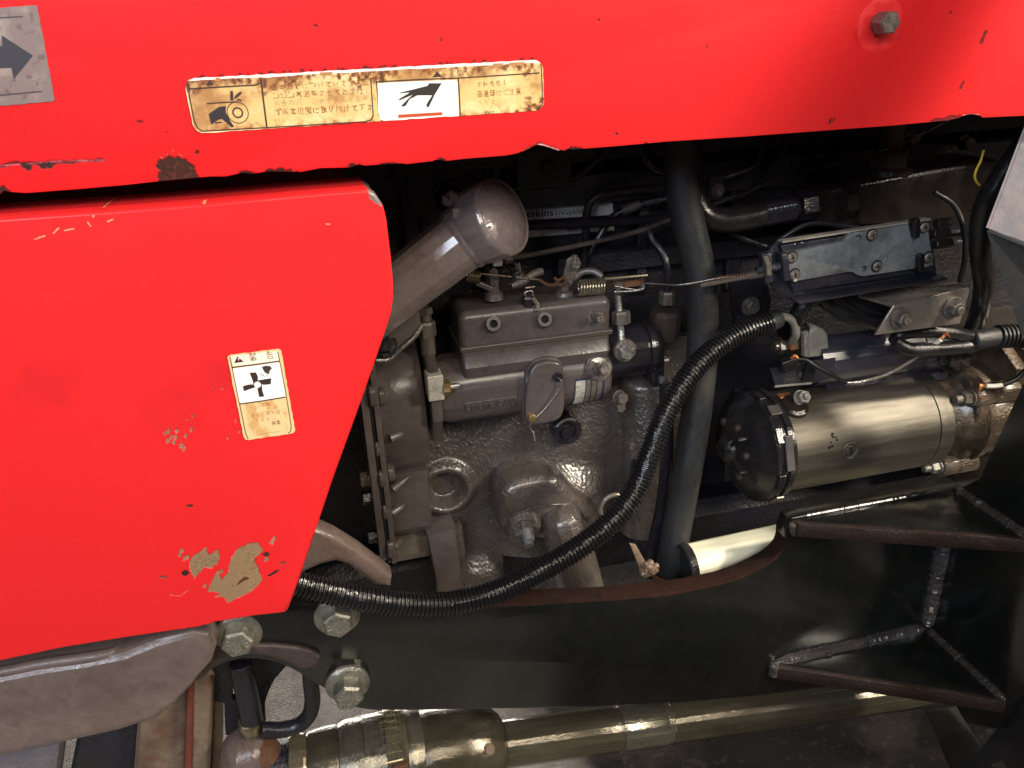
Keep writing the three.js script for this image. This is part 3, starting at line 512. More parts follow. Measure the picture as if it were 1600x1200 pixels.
// ---------------------------------------------------------------- red side panel below it
{
  const ZD = 0.034, o = [[-420, 376], [-200, 358], [0, 341], [160, 330], [320, 318], [450, 306], [560, 297], [573, 295.5], [587, 304], [599, 322], [604, 343], [611, 402], [614.5, 440], [614.5, 468], [612, 486], [606, 508], [584, 572], [560, 640], [520, 750], [490, 840], [465, 914], [450, 953], [446, 957.5], [438, 959], [400, 963], [345, 972], [335, 973], [331, 975.5], [300, 983], [260, 988], [200, 997], [100, 1013], [0, 1034], [-200, 1072], [-420, 1115]];
  const c0 = P(200, 990, ZD), t = thing('side_panel', 'red lower side panel on the left with chipped paint and small fan warning sticker', 'panel', V(c0.x, c0.y, ZD));
  const w3 = o.map(([a, b]) => P(a, b, ZD)), xs = w3.map((p) => p.x), ys = w3.map((p) => p.y), x0 = Math.min(...xs), y0 = Math.min(...ys), w = Math.max(...xs) - x0, h = Math.max(...ys) - y0 + 0.004;
  const map = sheetCanvas(ZD, x0, y0, w, h, 1536, ({ ctx, blob, line, W, H, to }) => {
    redBase(ctx, W, H, 8);
    const tan = '#8a6f50', pink = '#e0705e';
    const halo = (pts) => { blob(pts.map(([a, b]) => [a + (jit() - 0.5) * 3, b + (jit() - 0.5) * 3]), pink, 5, 6); blob(pts, tan, 4, 7); };
    halo([[296, 878], [304, 868], [320, 856], [327, 868], [335, 862], [340, 858], [344, 870], [340, 880], [330, 888], [318, 886], [308, 898], [304, 904], [298, 894]]);
    halo([[362, 874], [370, 858], [388, 849], [404, 848], [411, 858], [405, 866], [397, 874], [404, 888], [409, 906], [400, 918], [385, 928], [372, 934], [356, 942], [349, 932], [336, 934], [344, 926], [324, 924], [332, 906], [342, 890], [346, 906], [356, 896], [358, 882]]);
    for (const [a, b] of [[281, 866], [283, 860], [292, 870], [424, 846], [428, 842], [416, 874], [320, 915], [288, 872], [345, 893]]) halo([[a - 3, b + 3], [a + 1, b - 4], [a + 4, b - 1], [a + 1, b + 4]]);
    for (let i = 0; i < 90; i++) { const inA = jit() > 0.4, x = inA ? 362 + 42 * jit() : 300 + 38 * jit(), y = inA ? 856 + 70 * jit() : 864 + 30 * jit(); ctx.globalAlpha = 0.5; const [X, Y] = to([x, y]), q = ctx.getImageData(X | 0, Y | 0, 1, 1).data; if (q[1] > 90) blob([[x, y], [x + 3 + 4 * jit(), y - 1], [x + 3, y + 2 + 2 * jit()]], ['#70553a', '#a08663', '#634a34'][(jit() * 3) | 0], 2, 3); ctx.globalAlpha = 1; }
    blob([[369, 914], [378, 904], [386, 901], [390, 904], [380, 908], [372, 914]], '#4d2b17', 2);
    blob([[283, 894], [290, 890], [296, 894], [292, 900], [285, 899]], '#2a1614', 2); blob([[410, 866], [416, 862], [421, 865], [418, 870], [412, 869]], '#3a201a', 2);
    blob([[418, 899], [430, 892], [438, 890], [432, 895], [421, 901]], '#241213', 1.6); blob([[436, 882], [444, 876], [447, 882]], '#7c3a2c', 1.6); blob([[246, 901], [258, 899], [262, 904], [252, 903]], '#7c4438', 1.6);
    line([[265, 929], [282, 931], [294, 921]], '#ef7868', 2, 1);
    // mid chips
    for (const [a, b] of [[264, 673], [268, 682], [272, 690], [262, 688], [277, 672], [283, 695], [290, 680], [275, 684], [299, 670], [259, 675], [287, 700]]) halo([[a - 3, b + 2], [a, b - 4], [a + 3, b], [a, b + 5]]);
    for (const [a, b] of [[333, 605], [349, 606], [369, 658], [374, 674], [356, 684], [301, 650], [292, 655], [296, 790]]) halo([[a - 2, b + 2], [a, b - 2], [a + 2, b + 1]]);
    blob([[290, 789], [300, 788], [302, 792], [294, 793]], '#4a2320', 1.4);
    // scratches under the crease
    for (const [a, b, c, d] of [[54, 374, 70, 368], [84, 364, 92, 356], [101, 360, 116, 357], [137, 347, 142, 353], [145, 339, 147, 337], [169, 346, 177, 342], [166, 319, 170, 322], [510, 350, 516, 350], [300, 315, 320, 318]]) line([[a, b], [c, d]], '#ee9a6a', 2.6, 1);
    for (const [a, b] of [[305, 309], [318, 308], [308, 313]]) line([[a, b], [a + 1, b + 1]], '#f3a770', 2.6, 1);
    // faded polish marks, matt patches of older paint
    for (let i = 0; i < 10; i++) { const x = 60 + 380 * jit(), y = 400 + 300 * jit(), q = [...Array(9)].map((_, k) => [x + (30 + 40 * jit()) * Math.cos(k * 0.7), y + (20 + 30 * jit()) * Math.sin(k * 0.7)]); blob(q, 'rgba(190,10,18,.2)', 12, 9); }
    // bare corner
    blob([[574, 296], [590, 304], [598, 320], [596, 324], [588, 318], [577, 310]], '#6e625f', 2.5, 5);
    // worn lower rim
    for (let i = 0; i < 46; i++) { const k = jit(), a = 445 - 460 * k, b = a > 330 ? 959 + (445 - a) * 0.135 : 976 + (330 - a) * 0.176; blob([[a - 5, b + 3], [a - 2, b - 1.5 * jit()], [a + 4 * jit(), b - 1], [a + 6, b + 3]], 'rgba(45,14,12,.9)', 1.6, 3); }
    line([[445, 955], [463, 915], [490, 836]], 'rgba(70,14,12,.8)', 1.4, 1);
    speckle(ctx, W, H, 0.07, 12);
  });
  const m = redPaint(map), s = shapeOf(w3.map((p) => [p.x, p.y]));
  part(t, 'panel_sheet', planarUV(extrude(s, 0.02, 0.0028, 4).translate(0, 0, ZD - 0.02), x0, y0, w, h), m, { keepUV: true });
  const top = o.slice(0, 9).map(([a, b]) => P(a, b, ZD)), n = top.length, xz = [...top.map((p) => [p.x, p.y])];
  // folded top ledge running back under the hood
  const band = shapeOf([...xz.map(([x, y]) => [x, y - 0.0035]), ...xz.slice().reverse().map(([x, y]) => [x, y - 0.008])]);
  part(t, 'top_ledge', planarUV(extrude(band, 0.085, 0.001).translate(0, 0, ZD - 0.012 - 0.085), x0, y0, w, h), m, { keepUV: true });
  sticker(t, 'warning_sticker', 'small upright warning sticker with a four-bladed fan pictogram', [[354.5, 555], [437.5, 545.5], [462, 676], [381, 689]], ZD, 384, 0.0035, (p) => {
    const { ctx, W, H } = p, K = '#3a1f1a';
    ctx.fillStyle = '#e0c48f'; ctx.fillRect(0, 0, W, H);
    ageing(p, (u, v, c) => { const f = FA(u, v); return mix3(c, [200, 148, 84], 0.7 * sstep(0.5, 0.68, f)).map((x) => x * (0.96 + 0.08 * jit())); });
    p.poly([[361, 556], [433, 548], [438, 564], [364, 572]], '#f6e8cf');
    p.poly([[363, 577], [366, 575], [434, 566], [437, 567], [446, 617], [444, 621], [378, 631], [374, 629]], '#f8f4ec');
    p.line([[359, 557], [362, 570], [370, 610], [384, 677], [388, 686]], K, 1.3); p.line([[434, 549], [446, 610], [455, 665], [454, 674], [450, 676]], K, 1.3);
    p.line([[362, 574], [400, 569], [436, 564]], K, 2.2); p.line([[374, 631], [410, 626], [446, 620]], K, 2.2);
    p.poly([[366, 567], [371, 556.5], [381, 565]], K); p.poly([[371.8, 559], [374, 559], [373.4, 563], [372.6, 563]], '#f6e8cf');
    p.text('警', 388, 552.5, 12, 12, K, 1.3); p.text('告', 414, 549.5, 12.5, 12, '#6b3a22', 1.3);
    // fan
    p.poly([[390, 582], [400, 581.5], [403, 588], [403, 594], [414, 592], [424, 590.5], [423, 600], [412, 601], [409, 600], [410, 610], [413, 619], [405, 620], [403, 611], [402, 604], [392, 607], [381, 611], [379.5, 603], [388, 600.5], [396, 600], [395, 595]], '#33241f');
    p.circle(402.4, 600.7, 5.4, '#f8f4ec');
    p.poly([[409, 573], [415, 571], [422, 571.5], [425, 575], [421, 580], [420, 584], [414, 582], [411, 577]], '#3c3430');
    p.line([[407, 583], [410, 587]], K, 1); p.line([[411, 584], [413, 588]], K, 1); p.line([[416, 586], [421, 582]], K, 1);
    const F = 'rgba(150,84,46,.8)';
    p.text('回転', 406, 629, 8, 8, F, 0.9, -0.13); p.text('中', 427, 634, 7, 8, F, 0.9); p.text('安全に', 391, 647, 7, 8, 'rgba(170,100,60,.7)', 0.8, -0.13); p.text('回転部', 414, 642, 8, 8, F, 0.9, -0.13); p.text('注意さい', 397, 654, 7, 9, 'rgba(170,100,60,.7)', 0.8, -0.13); p.text('所定', 424, 658, 7.5, 7, '#6b3a22', 1, -0.13);
    for (let i = 0; i < 26; i++) { const x = 386 + 58 * jit(), y = 636 + 42 * jit() - (x - 380) * 0.13; p.line([[x, y], [x + 2 * jit(), y + 1.5 * jit()]], 'rgba(150,90,60,.5)', 0.8); }
    p.line([[399, 680], [420, 676], [437, 674]], 'rgba(130,80,50,.6)', 0.8);
  });
}

// ---------------------------------------------------------------- chassis: side rail, gussets, cross plate
const ZR = -0.055;
{
  const c0 = P(900, 1020, ZR), t = thing('chassis_rail', 'thick black painted chassis side rail with welded gussets below the engine', 'chassis', V(c0.x, c0.y, ZR));
  const top = [[250, 968], [420, 950], [560, 946], [700, 944], [760, 943], [850, 939], [940, 935], [1000, 930], [1040, 926], [1075, 921], [1127, 910], [1160, 899], [1182, 889], [1200, 879], [1214, 868], [1224, 856], [1228, 843], [1229, 828], [1235, 812], [1300, 800], [1400, 784], [1500, 767], [1760, 722]];
  const bot = [[1760, 1010], [1500, 1046], [1300, 1073], [1180, 1088], [1060, 1098], [940, 1104], [860, 1107], [760, 1108], [640, 1110], [580, 1110], [556, 1106], [540, 1098], [520, 1082], [500, 1072], [482, 1062], [468, 1052], [450, 1042], [428, 1034], [405, 1030], [380, 1029], [355, 1034], [330, 1046], [300, 1066], [250, 1090]];
  part(t, 'side_plate', ext([...top, ...bot], ZR, 0.024, 0.0018), M.frame_black);
  // bare flame-cut rim of the rail, rust brown, standing 1 mm proud of the plate edge
  const rim = top.slice(2, 18).map(([a, b]) => P(a, b, ZR));
  const g = new THREE.BufferGeometry(), pos = [], idx = [];
  rim.forEach((p, i) => { const j = (0.0006 + 0.0008 * rnd()); pos.push(p.x, p.y - 0.0035 - 0.003 * rnd(), ZR + 0.0008, p.x, p.y + j, ZR - 0.0002, p.x, p.y + j, ZR - 0.023, p.x, p.y - 0.004, ZR - 0.0245); });
  for (let i = 0; i + 1 < rim.length; i++) for (let k = 0; k < 3; k++) { const a = i * 4 + k; idx.push(a, a + 4, a + 1, a + 1, a + 4, a + 5); }
  g.setAttribute('position', new THREE.Float32BufferAttribute(pos, 3)); g.setIndex(idx); g.computeVertexNormals();
  part(t, 'cut_edge', g, M.rim_brown, { label: 'rust brown flame-cut upper edge of the rail' });

  // cross plate: a plane facing left, standing out from the rail towards the viewer
  const XT = P(1452, 960, ZR).x, pr = (a, b) => { const p = PX(a, b, XT); return [p.y, p.z]; };
  const yG = P(1300, 800, ZR).y, yL = P(1300, 1026, ZR).y;
  const cross = [[P(1500, 767, ZR).y - 0.002, ZR - 0.02], [P(1500, 767, ZR).y + 0.006, ZR + 0.002], pr(1530, 748), pr(1605, 585), pr(1640, 500), pr(1640, 800), pr(1640, 1000), pr(1606, 1062), pr(1560, 1140), [P(1440, 1005, ZR).y - 0.06, ZR + 0.10], [P(1440, 1005, ZR).y - 0.012, ZR + 0.002]];
  part(t, 'cross_plate', extX(cross, XT, XT + 0.016, 0.0015), M.frame_black);
  // gussets: horizontal triangles in the corner between rail and cross plate
  const th = 0.0205, tri = (apx, yTop, zOut, xa) => extY([[xa, ZR + 0.0005], [xa + 0.004, ZR + 0.012], [XT - 0.0005, zOut], [XT - 0.0005, ZR + 0.0005]], yTop - th, yTop, 0.0015);
  const aU = PY(1234, 812, yG), eU = PX(1604, 846, XT), xaU = P(1236, 812, ZR).x;
  part(t, 'gusset', tri(null, yG, Math.max(ZR + 0.1, eU.z * 0 + PY(1600, 846, yG).z), xaU), M.edge_brown, { label: 'upper triangular gusset, brown edge' });
  const xaL = P(1206, 1043, ZR).x, yLow = P(1206, 1036, ZR).y, pL = PY(1552, 1102, yLow);
  part(t, 'gusset', tri(null, yLow, pL.z, xaL), M.edge_brown, { label: 'lower triangular gusset with bright weld' });
  // dark upper faces of the gussets are paint over plate
  const skin = (y, zO, xa) => extY([[xa + 0.01, ZR + 0.001], [xa + 0.016, ZR + 0.009], [XT - 0.001, zO - 0.006], [XT - 0.001, ZR + 0.001]], y, y + 0.0008, 0.0002);
  part(t, 'paint_layer', skin(yG, PY(1600, 846, yG).z, xaU), M.frame_black); part(t, 'paint_layer', skin(yLow, pL.z, xaL), M.frame_black);
  // weld beads: rippled rods
  const bead = (a, b, r, n) => { const L = a.distanceTo(b), k = Math.round(L / 0.0035), prof = []; for (let i = 0; i <= k * 3; i++) { const f = i / (k * 3), e = Math.min(1, Math.min(f, 1 - f) * 12); prof.push([f * L, Math.max(0.0003, r * Math.sqrt(e) * (0.86 + 0.16 * Math.abs(Math.sin(f * k * Math.PI + 2 * fbm(f * 2, n * 0.3, 8, 2))) + 0.42 * (fbm(f * 3, n * 0.13, 10, 4, 0.6) - 0.5)))]); } return rev(a, b.clone().sub(a), prof, 14, { crease: 70 }); };
  const w1a = V(xaL + 0.002, yLow + 0.0008, ZR + 0.0008), w1b = V(XT, yLow + 0.0008, ZR + 0.0008);
  part(t, 'weld_bead', bead(w1a, w1b, 0.0095, 1), M.weld, { label: 'shiny rippled weld along the lower gusset' });
  part(t, 'weld_bead', bead(V(XT - 0.003, yLow, ZR + 0.003), V(XT - 0.003, yG - th, ZR + 0.003), 0.0105, 2), M.weld);
  part(t, 'weld_bead', bead(V(XT - 0.002, yLow + 0.001, ZR), V(XT - 0.002, yLow + 0.001, pL.z), 0.007, 3), M.weld);
  part(t, 'weld_bead', bead(V(XT - 0.002, yG + 0.001, ZR), V(XT - 0.002, yG + 0.001, PY(1600, 846, yG).z), 0.0075, 4), M.weld);
  part(t, 'weld_bead', bead(V(xaL + 0.001, yLow + 0.004, ZR + 0.004), V(xaL + 0.001, yLow - th, ZR + 0.004), 0.0075, 5), M.weld);
  part(t, 'weld_bead', bead(V(xaU + 0.001, yG - 0.001, ZR + 0.003), V(xaU + 0.006, yG - th - 0.002, ZR + 0.004), 0.006, 6), M.weld);
  part(t, 'weld_bead', bead(V(xaU, yG + 0.002, ZR), V(XT, yG + 0.002, ZR), 0.0045, 7), M.frame_black);
  // flat leg of the cross member below, and a bar at the right edge
  const l0 = PY(1466, 1118, yLow - 0.03);
  part(t, 'lower_leg', ext([[1448, 1112], [1494, 1104], [1610, 1290], [1540, 1320]], ZR - 0.01, 0.012, 0.002), M.frame_black);
  part(t, 'outer_bar', extX([pr(1607, 1062), [0.3, pr(1607, 1062)[1] + 0.11], [0.3, pr(1607, 1062)[1] - 0.02], pr(1478, 1218)], XT + 0.018, XT + 0.03, 0.002), M.black_rubber);
  // flanged bolts
  const B = [[372, 990, 'lower left bolt, partly behind the red panel'], [527, 961, 'upper bolt, below the ribbed sleeve'], [543, 1066, 'lower bolt on a wide flange']];
  for (const [a, b, l] of B) {
    const p = P(a, b, ZR), low = b > 1000;
    bolt(t, V(p.x, p.y, ZR), Z, 0.031, low ? 0.021 : 0.016, M.chromate, { washer: 0.0265, washerH: low ? 0.008 : 0.005, flange: true, marks: 13, spin: a * 0.01, label: l });
  }
}

// ---------------------------------------------------------------- engine block
const ZB = -0.37;
const engine = thing('engine_block', 'dark oily engine block behind the hood with nameplate and cast timing case', 'engine', V(0.2, 0.5, -0.45));
{
  const xl = P(560, 400, ZB).x - 0.75, xr = 1.25, t = engine;
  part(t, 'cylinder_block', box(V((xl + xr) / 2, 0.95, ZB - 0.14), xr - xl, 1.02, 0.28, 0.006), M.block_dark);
  part(t, 'oil_pan', extX([[0.52, -0.33], [0.50, -0.31], [0.44, -0.31], [0.42, -0.33], [0.42, -0.6], [0.52, -0.6]], xl + 0.1, xr, 0.004), M.block_dark);
  // cylinder head and rocker rail: long ledges
  const yOf = (a, b) => P(a, b, ZB).y;
  part(t, 'head_ledge', extX([[yOf(900, 316), ZB + 0.002], [yOf(900, 312), ZB + 0.034], [yOf(900, 268), ZB + 0.040], [yOf(900, 258), ZB + 0.028], [yOf(900, 256), ZB + 0.002]], P(800, 300, ZB).x, xr - 0.1, 0.003), M.block_dark);
  part(t, 'rocker_cover', extX([[yOf(900, 246), ZB + 0.002], [yOf(900, 244), ZB + 0.05], [yOf(900, 150), ZB + 0.05], [yOf(900, 120), ZB + 0.002]], P(605, 260, ZB).x, xr - 0.05, 0.008), M.block_dark);
  part(t, 'gallery_rail', extX([[yOf(900, 425), ZB + 0.002], [yOf(900, 420), ZB + 0.03], [yOf(900, 392), ZB + 0.034], [yOf(900, 384), ZB + 0.002]], P(860, 300, ZB).x, xr - 0.1, 0.004), M.block_dark);
  for (const [a, w] of [[640, 26], [752, 14], [775, 18], [1000, 22], [1145, 30]]) { const p = P(a, 330, ZB); part(t, 'rib', box(V(p.x, p.y - 0.02, ZB + 0.008), w * 0.0008, 0.20, 0.016, 0.004), M.block_dark); }
  // cast bulges of the block behind the pump
  part(t, 'front_boss', extrude(shapeOf([[640, 250], [745, 246], [752, 330], [730, 360], [660, 345], [632, 300]].map(([a, b]) => { const p = P(a, b, ZB); return [p.x, p.y]; }), true), 0.03, 0.006).translate(0, 0, ZB), M.block_dark);
  const pc = P(702, 309, ZB + 0.03);
  part(t, 'bolt_recess', rev(V(pc.x, pc.y, ZB + 0.029), Z, [[0, 0.024], [0.004, 0.0235], [0.005, 0.021], [0.003, 0.0185], [0.001, 0.018], [0.001, 0]], 36), M.block_dark);
  bolt(t, V(pc.x, pc.y, ZB + 0.031), Z, 0.021, 0.009, M.zinc, { washer: 0.0145, washerM: M.pipe_dark, spin: 0.1 });
  // a faint blank bolt under the bent hood edge
  const f1 = P(848, 262, ZB + 0.05); part(t, 'clamp_plate', box(V(f1.x, f1.y, ZB + 0.058), 0.075, 0.05, 0.006, 0.002), M.block_dark); bolt(t, V(P(856, 262, ZB + 0.06).x, P(856, 262, ZB + 0.06).y, ZB + 0.061), Z, 0.017, 0.006, M.block_dark);
  for (const [a, b] of [[1420, 219], [1505, 223], [1340, 335], [1498, 272]]) bolt(t, P(a, b, ZB + 0.07), Z, 0.017, 0.012, M.union_brown, { washer: 0.011, spin: a });
  const rg = P(1345, 222, ZB + 0.07); part(t, 'ring_nut', rev(rg, Z, [[0, 0.007], [0, 0.0135], [0.008, 0.0135], [0.009, 0.0125], [0.009, 0.008], [0.002, 0.007]], 24), M.union_brown);
  // nameplate
  const q = [[788, 325], [957, 315], [960, 360], [790, 374]], zN = ZB + 0.005, [a, b, c, d] = q.map(([x, y]) => P(x, y, zN));
  const cv = document.createElement('canvas'); cv.width = 768; cv.height = 224; const x = cv.getContext('2d');
  x.fillStyle = '#efece8'; x.fillRect(0, 0, 768, 224);
  ageing({ ctx: x, W: 768, H: 224 }, (u, v, k) => { const f = FA(u * 2, v * 0.6); return mix3(k, [200, 194, 190], 0.8 * sstep(0.4, 0.65, f)).map((e) => e * (0.94 + 0.12 * jit())); });
  x.fillStyle = '#151418'; x.fillRect(0, 96, 768, 34); x.font = 'bold 64px sans-serif'; x.fillText('Perkins', 112, 76); x.font = '50px sans-serif'; x.fillText('ENGLAND', 352, 74); 
  x.strokeStyle = '#2a282c'; x.lineWidth = 3; for (let i = 0; i < 46; i++) { const X = 150 + i * 12.5 + 4 * jit(); x.beginPath(); x.moveTo(X, 132); x.lineTo(X + 2, 146 + 14 * jit()); x.stroke(); }
  x.font = '30px sans-serif'; x.fillText('MADE IN', 440, 196); x.fillRect(690, 130, 30, 26);
  const g = extrude(shapeOf([d, c, b, a].map((p) => [p.x, p.y])), 0.0012, 0.0003).translate(0, 0, zN - 0.0012), p = g.attributes.position, uv = new Float32Array(p.count * 2);
  const U = b.clone().sub(a), D = d.clone().sub(a), det = U.x * D.y - U.y * D.x;
  for (let i = 0; i < p.count; i++) { const X = p.getX(i) - a.x, Y = p.getY(i) - a.y; uv[2 * i] = (X * D.y - Y * D.x) / det; uv[2 * i + 1] = 1 - (U.x * Y - U.y * X) / det; }
  g.setAttribute('uv', new THREE.BufferAttribute(uv, 2));
  part(t, 'nameplate', g, new THREE.MeshPhysicalMaterial({ map: canvasTex(cv), roughness: 0.5 }), { keepUV: true, label: 'silver nameplate printed with the maker and ENGLAND' });
  const rv = P(945, 350, zN); part(t, 'rivet', rev(rv, Z, [[0, 0.004], [0.002, 0.003], [0.0026, 0]], 14), M.old_bolt);
}
// crankcase: rough casting as a relief over the block, drawn as a height above its plane
const ZC = -0.30;
{
  const cx = (a, b) => { const p = P(a, b, ZC); return [p.x, p.y]; };
  const [x0] = cx(662, 740), [x1] = cx(1075, 740), yT = cx(800, 560)[1], yB = cx(800, 935)[1], nx = 300, ny = 260, cutA = cx(778, 852), cutB = cx(940, 826);
  const hole = cx(692, 752), bulge = cx(1002, 720)[0], ridge = cx(737, 690)[0], low = cx(745, 900), rise = cx(860, 800);
  const pos = [], idx = [], uv = [];
  for (let j = 0; j <= ny; j++) for (let i = 0; i <= nx; i++) {
    const x = x0 + (x1 - x0) * (i / nx), y = yB + (yT - yB) * (j / ny);
    let z = 0;
    const dh = Math.hypot(x - hole[0], y - hole[1]);
    z += 0.010 * sstep(0.05, 0.034, dh) - 0.022 * sstep(0.033, 0.018, dh);            // round boss with a recess
    z += 0.04 * Math.sqrt(Math.max(0, 1 - ((x - bulge) / 0.042) ** 2)) * sstep(yT - 0.03, yT - 0.06, y);  // upright barrel on the right
    z += 0.016 * sstep(0.014, 0.006, Math.abs(x - ridge)) * sstep(yT - 0.10, yT - 0.02, y);
    z += 0.02 * sstep(yT - 0.03, yT - 0.16, y);                                        // leans outward below
    z += 0.028 * sstep(0.11, 0.05, Math.hypot((x - rise[0]) * 0.9, y - rise[1]));
    z += 0.018 * sstep(0.06, 0.02, Math.hypot(x - low[0], y - low[1]));
    z += 0.0009 * (fbm(x * 1.1 + 3, y * 1.1 + 3, 60, 3, 0.6) - 0.5) + 0.0011 * (vnoise(x * 430 + 500, y * 430 + 500, 512) - 0.5);
    z += 0.002 * (fbm(x + 1, y + 1, 10, 2) - 0.5);
    pos.push(x, y, ZC + z); uv.push(x, y);
  }
  for (let j = 0; j < ny; j++) for (let i = 0; i < nx; i++) { const a = j * (nx + 1) + i, X = pos[a * 3], Y = pos[a * 3 + 1]; if ((X > cutA[0] && Y < cutA[1]) || (X > cutB[0] && Y < cutB[1])) continue; idx.push(a, a + 1, a + nx + 1, a + 1, a + nx + 2, a + nx + 1); }
  const g = new THREE.BufferGeometry(); g.setAttribute('position', new THREE.Float32BufferAttribute(pos, 3)); g.setAttribute('uv', new THREE.Float32BufferAttribute(uv, 2)); g.setIndex(idx); g.computeVertexNormals();
  part(engine, 'crankcase', g, M.cast_grey, { keepUV: true, label: 'rough cast grey crankcase wall' });
  part(engine, 'crankcase_core', box(V((x0 + x1) / 2, (yT + cutB[1]) / 2, ZC - 0.045), x1 - x0 - 0.002, yT - cutB[1] - 0.002, 0.06, 0.002), M.block_dark);
  // upright strip at the front lower corner and its foot
  part(engine, 'support_rib', ext([[668, 838], [712, 826], [724, 920], [686, 930]], ZC + 0.065, 0.09, 0.004), M.engine_grey);
  part(engine, 'support_rib', ext([[694, 838], [722, 822], [735, 900], [738, 930], [726, 930]], ZC + 0.05, 0.07, 0.004), M.cast_grey);
  // hole plug
  const pl = P(886, 672, ZC + 0.03); part(engine, 'blank_plug', [rev(pl, Z, [[-0.03, 0.022], [0.004, 0.021], [0.006, 0.018], [0.004, 0.013], [0, 0.0125], [0, 0]], 36), hex(P(884, 676, ZC + 0.03), Z, 0.017, 0.008, 0.4)], M.pipe_dark);
  // dome-shaped pump foot with clamp nut
  const o = [[780, 800], [783, 775], [800, 757], [830, 748], [868, 745], [885, 752], [905, 775], [932, 800], [940, 830], [930, 868], [890, 880], [850, 850], [800, 850], [783, 830]];
  const dome = extrude(shapeOf(o.map(([a, b]) => { const p = P(a, b, ZC + 0.085); return [p.x, p.y]; }), true), 0.085, 0.022, 5).translate(0, 0, ZC);
  part(engine, 'foot_casting', dome, M.cast_grey, { label: 'domed dark casting with a clamp nut' });
  part(engine, 'foot_leg', rev(P(872, 790, ZC + 0.085), P(918, 950, ZC + 0.10).sub(P(872, 790, ZC + 0.085)), [[0, 0], [0.004, 0.022], [0.02, 0.031], [0.05, 0.0335], [0.2, 0.033], [0.2, 0]], 36, { crease: 60 }), M.cast_grey);
  part(engine, 'foot_lug', rev(P(815, 812, ZC + 0.07), V(-0.05, -0.45, 0.9), [[-0.02, 0.03], [0.018, 0.027], [0.024, 0.022], [0.024, 0]], 36, { crease: 50 }), M.cast_grey);
  bolt(engine, P(816, 820, ZC + 0.095), V(0.02, -0.42, 0.9).normalize(), 0.0265, 0.015, M.old_bolt, { name: 'nut', washer: 0.0185, stud: 0.017, studR: 0.0072 });
  part(engine, 'stud_tip', cyl(P(822, 828, ZC + 0.112), V(0.02, -0.42, 0.9).normalize(), 0.018, 0.0078), M.bright_zinc);
  bolt(engine, P(922, 808, ZC + 0.05), V(0.3, 0.2, 0.9).normalize(), 0.013, 0.008, M.old_bolt, { washer: 0.011 });
  // parting ridge across the domed casting, then the dipstick loop
  part(engine, 'parting_ridge', tube(pts3([[792, 812, ZC + 0.076], [806, 803, ZC + 0.086], [830, 795, ZC + 0.0875], [858, 789, ZC + 0.0875], [884, 788, ZC + 0.085]]), 0.0016, 30, 8), M.cast_grey);
  const dl = [[938, 800], [940, 788], [950, 777], [965, 773], [972, 778], [967, 792], [955, 806], [945, 808]];
  part(engine, 'dipstick_loop', new THREE.TubeGeometry(curve(dl.map(([a, b]) => P(a, b, ZC + 0.12)), true), 60, 0.0034, 10, true), M.bracket_grey, { label: 'grey dipstick pull loop' });
  part(engine, 'dipstick_tube', tube(pts3([[990, 720, ZC + 0.05], [984, 760, ZC + 0.08], [968, 776, ZC + 0.118]]), 0.0035, 24), M.pipe_dark);
}
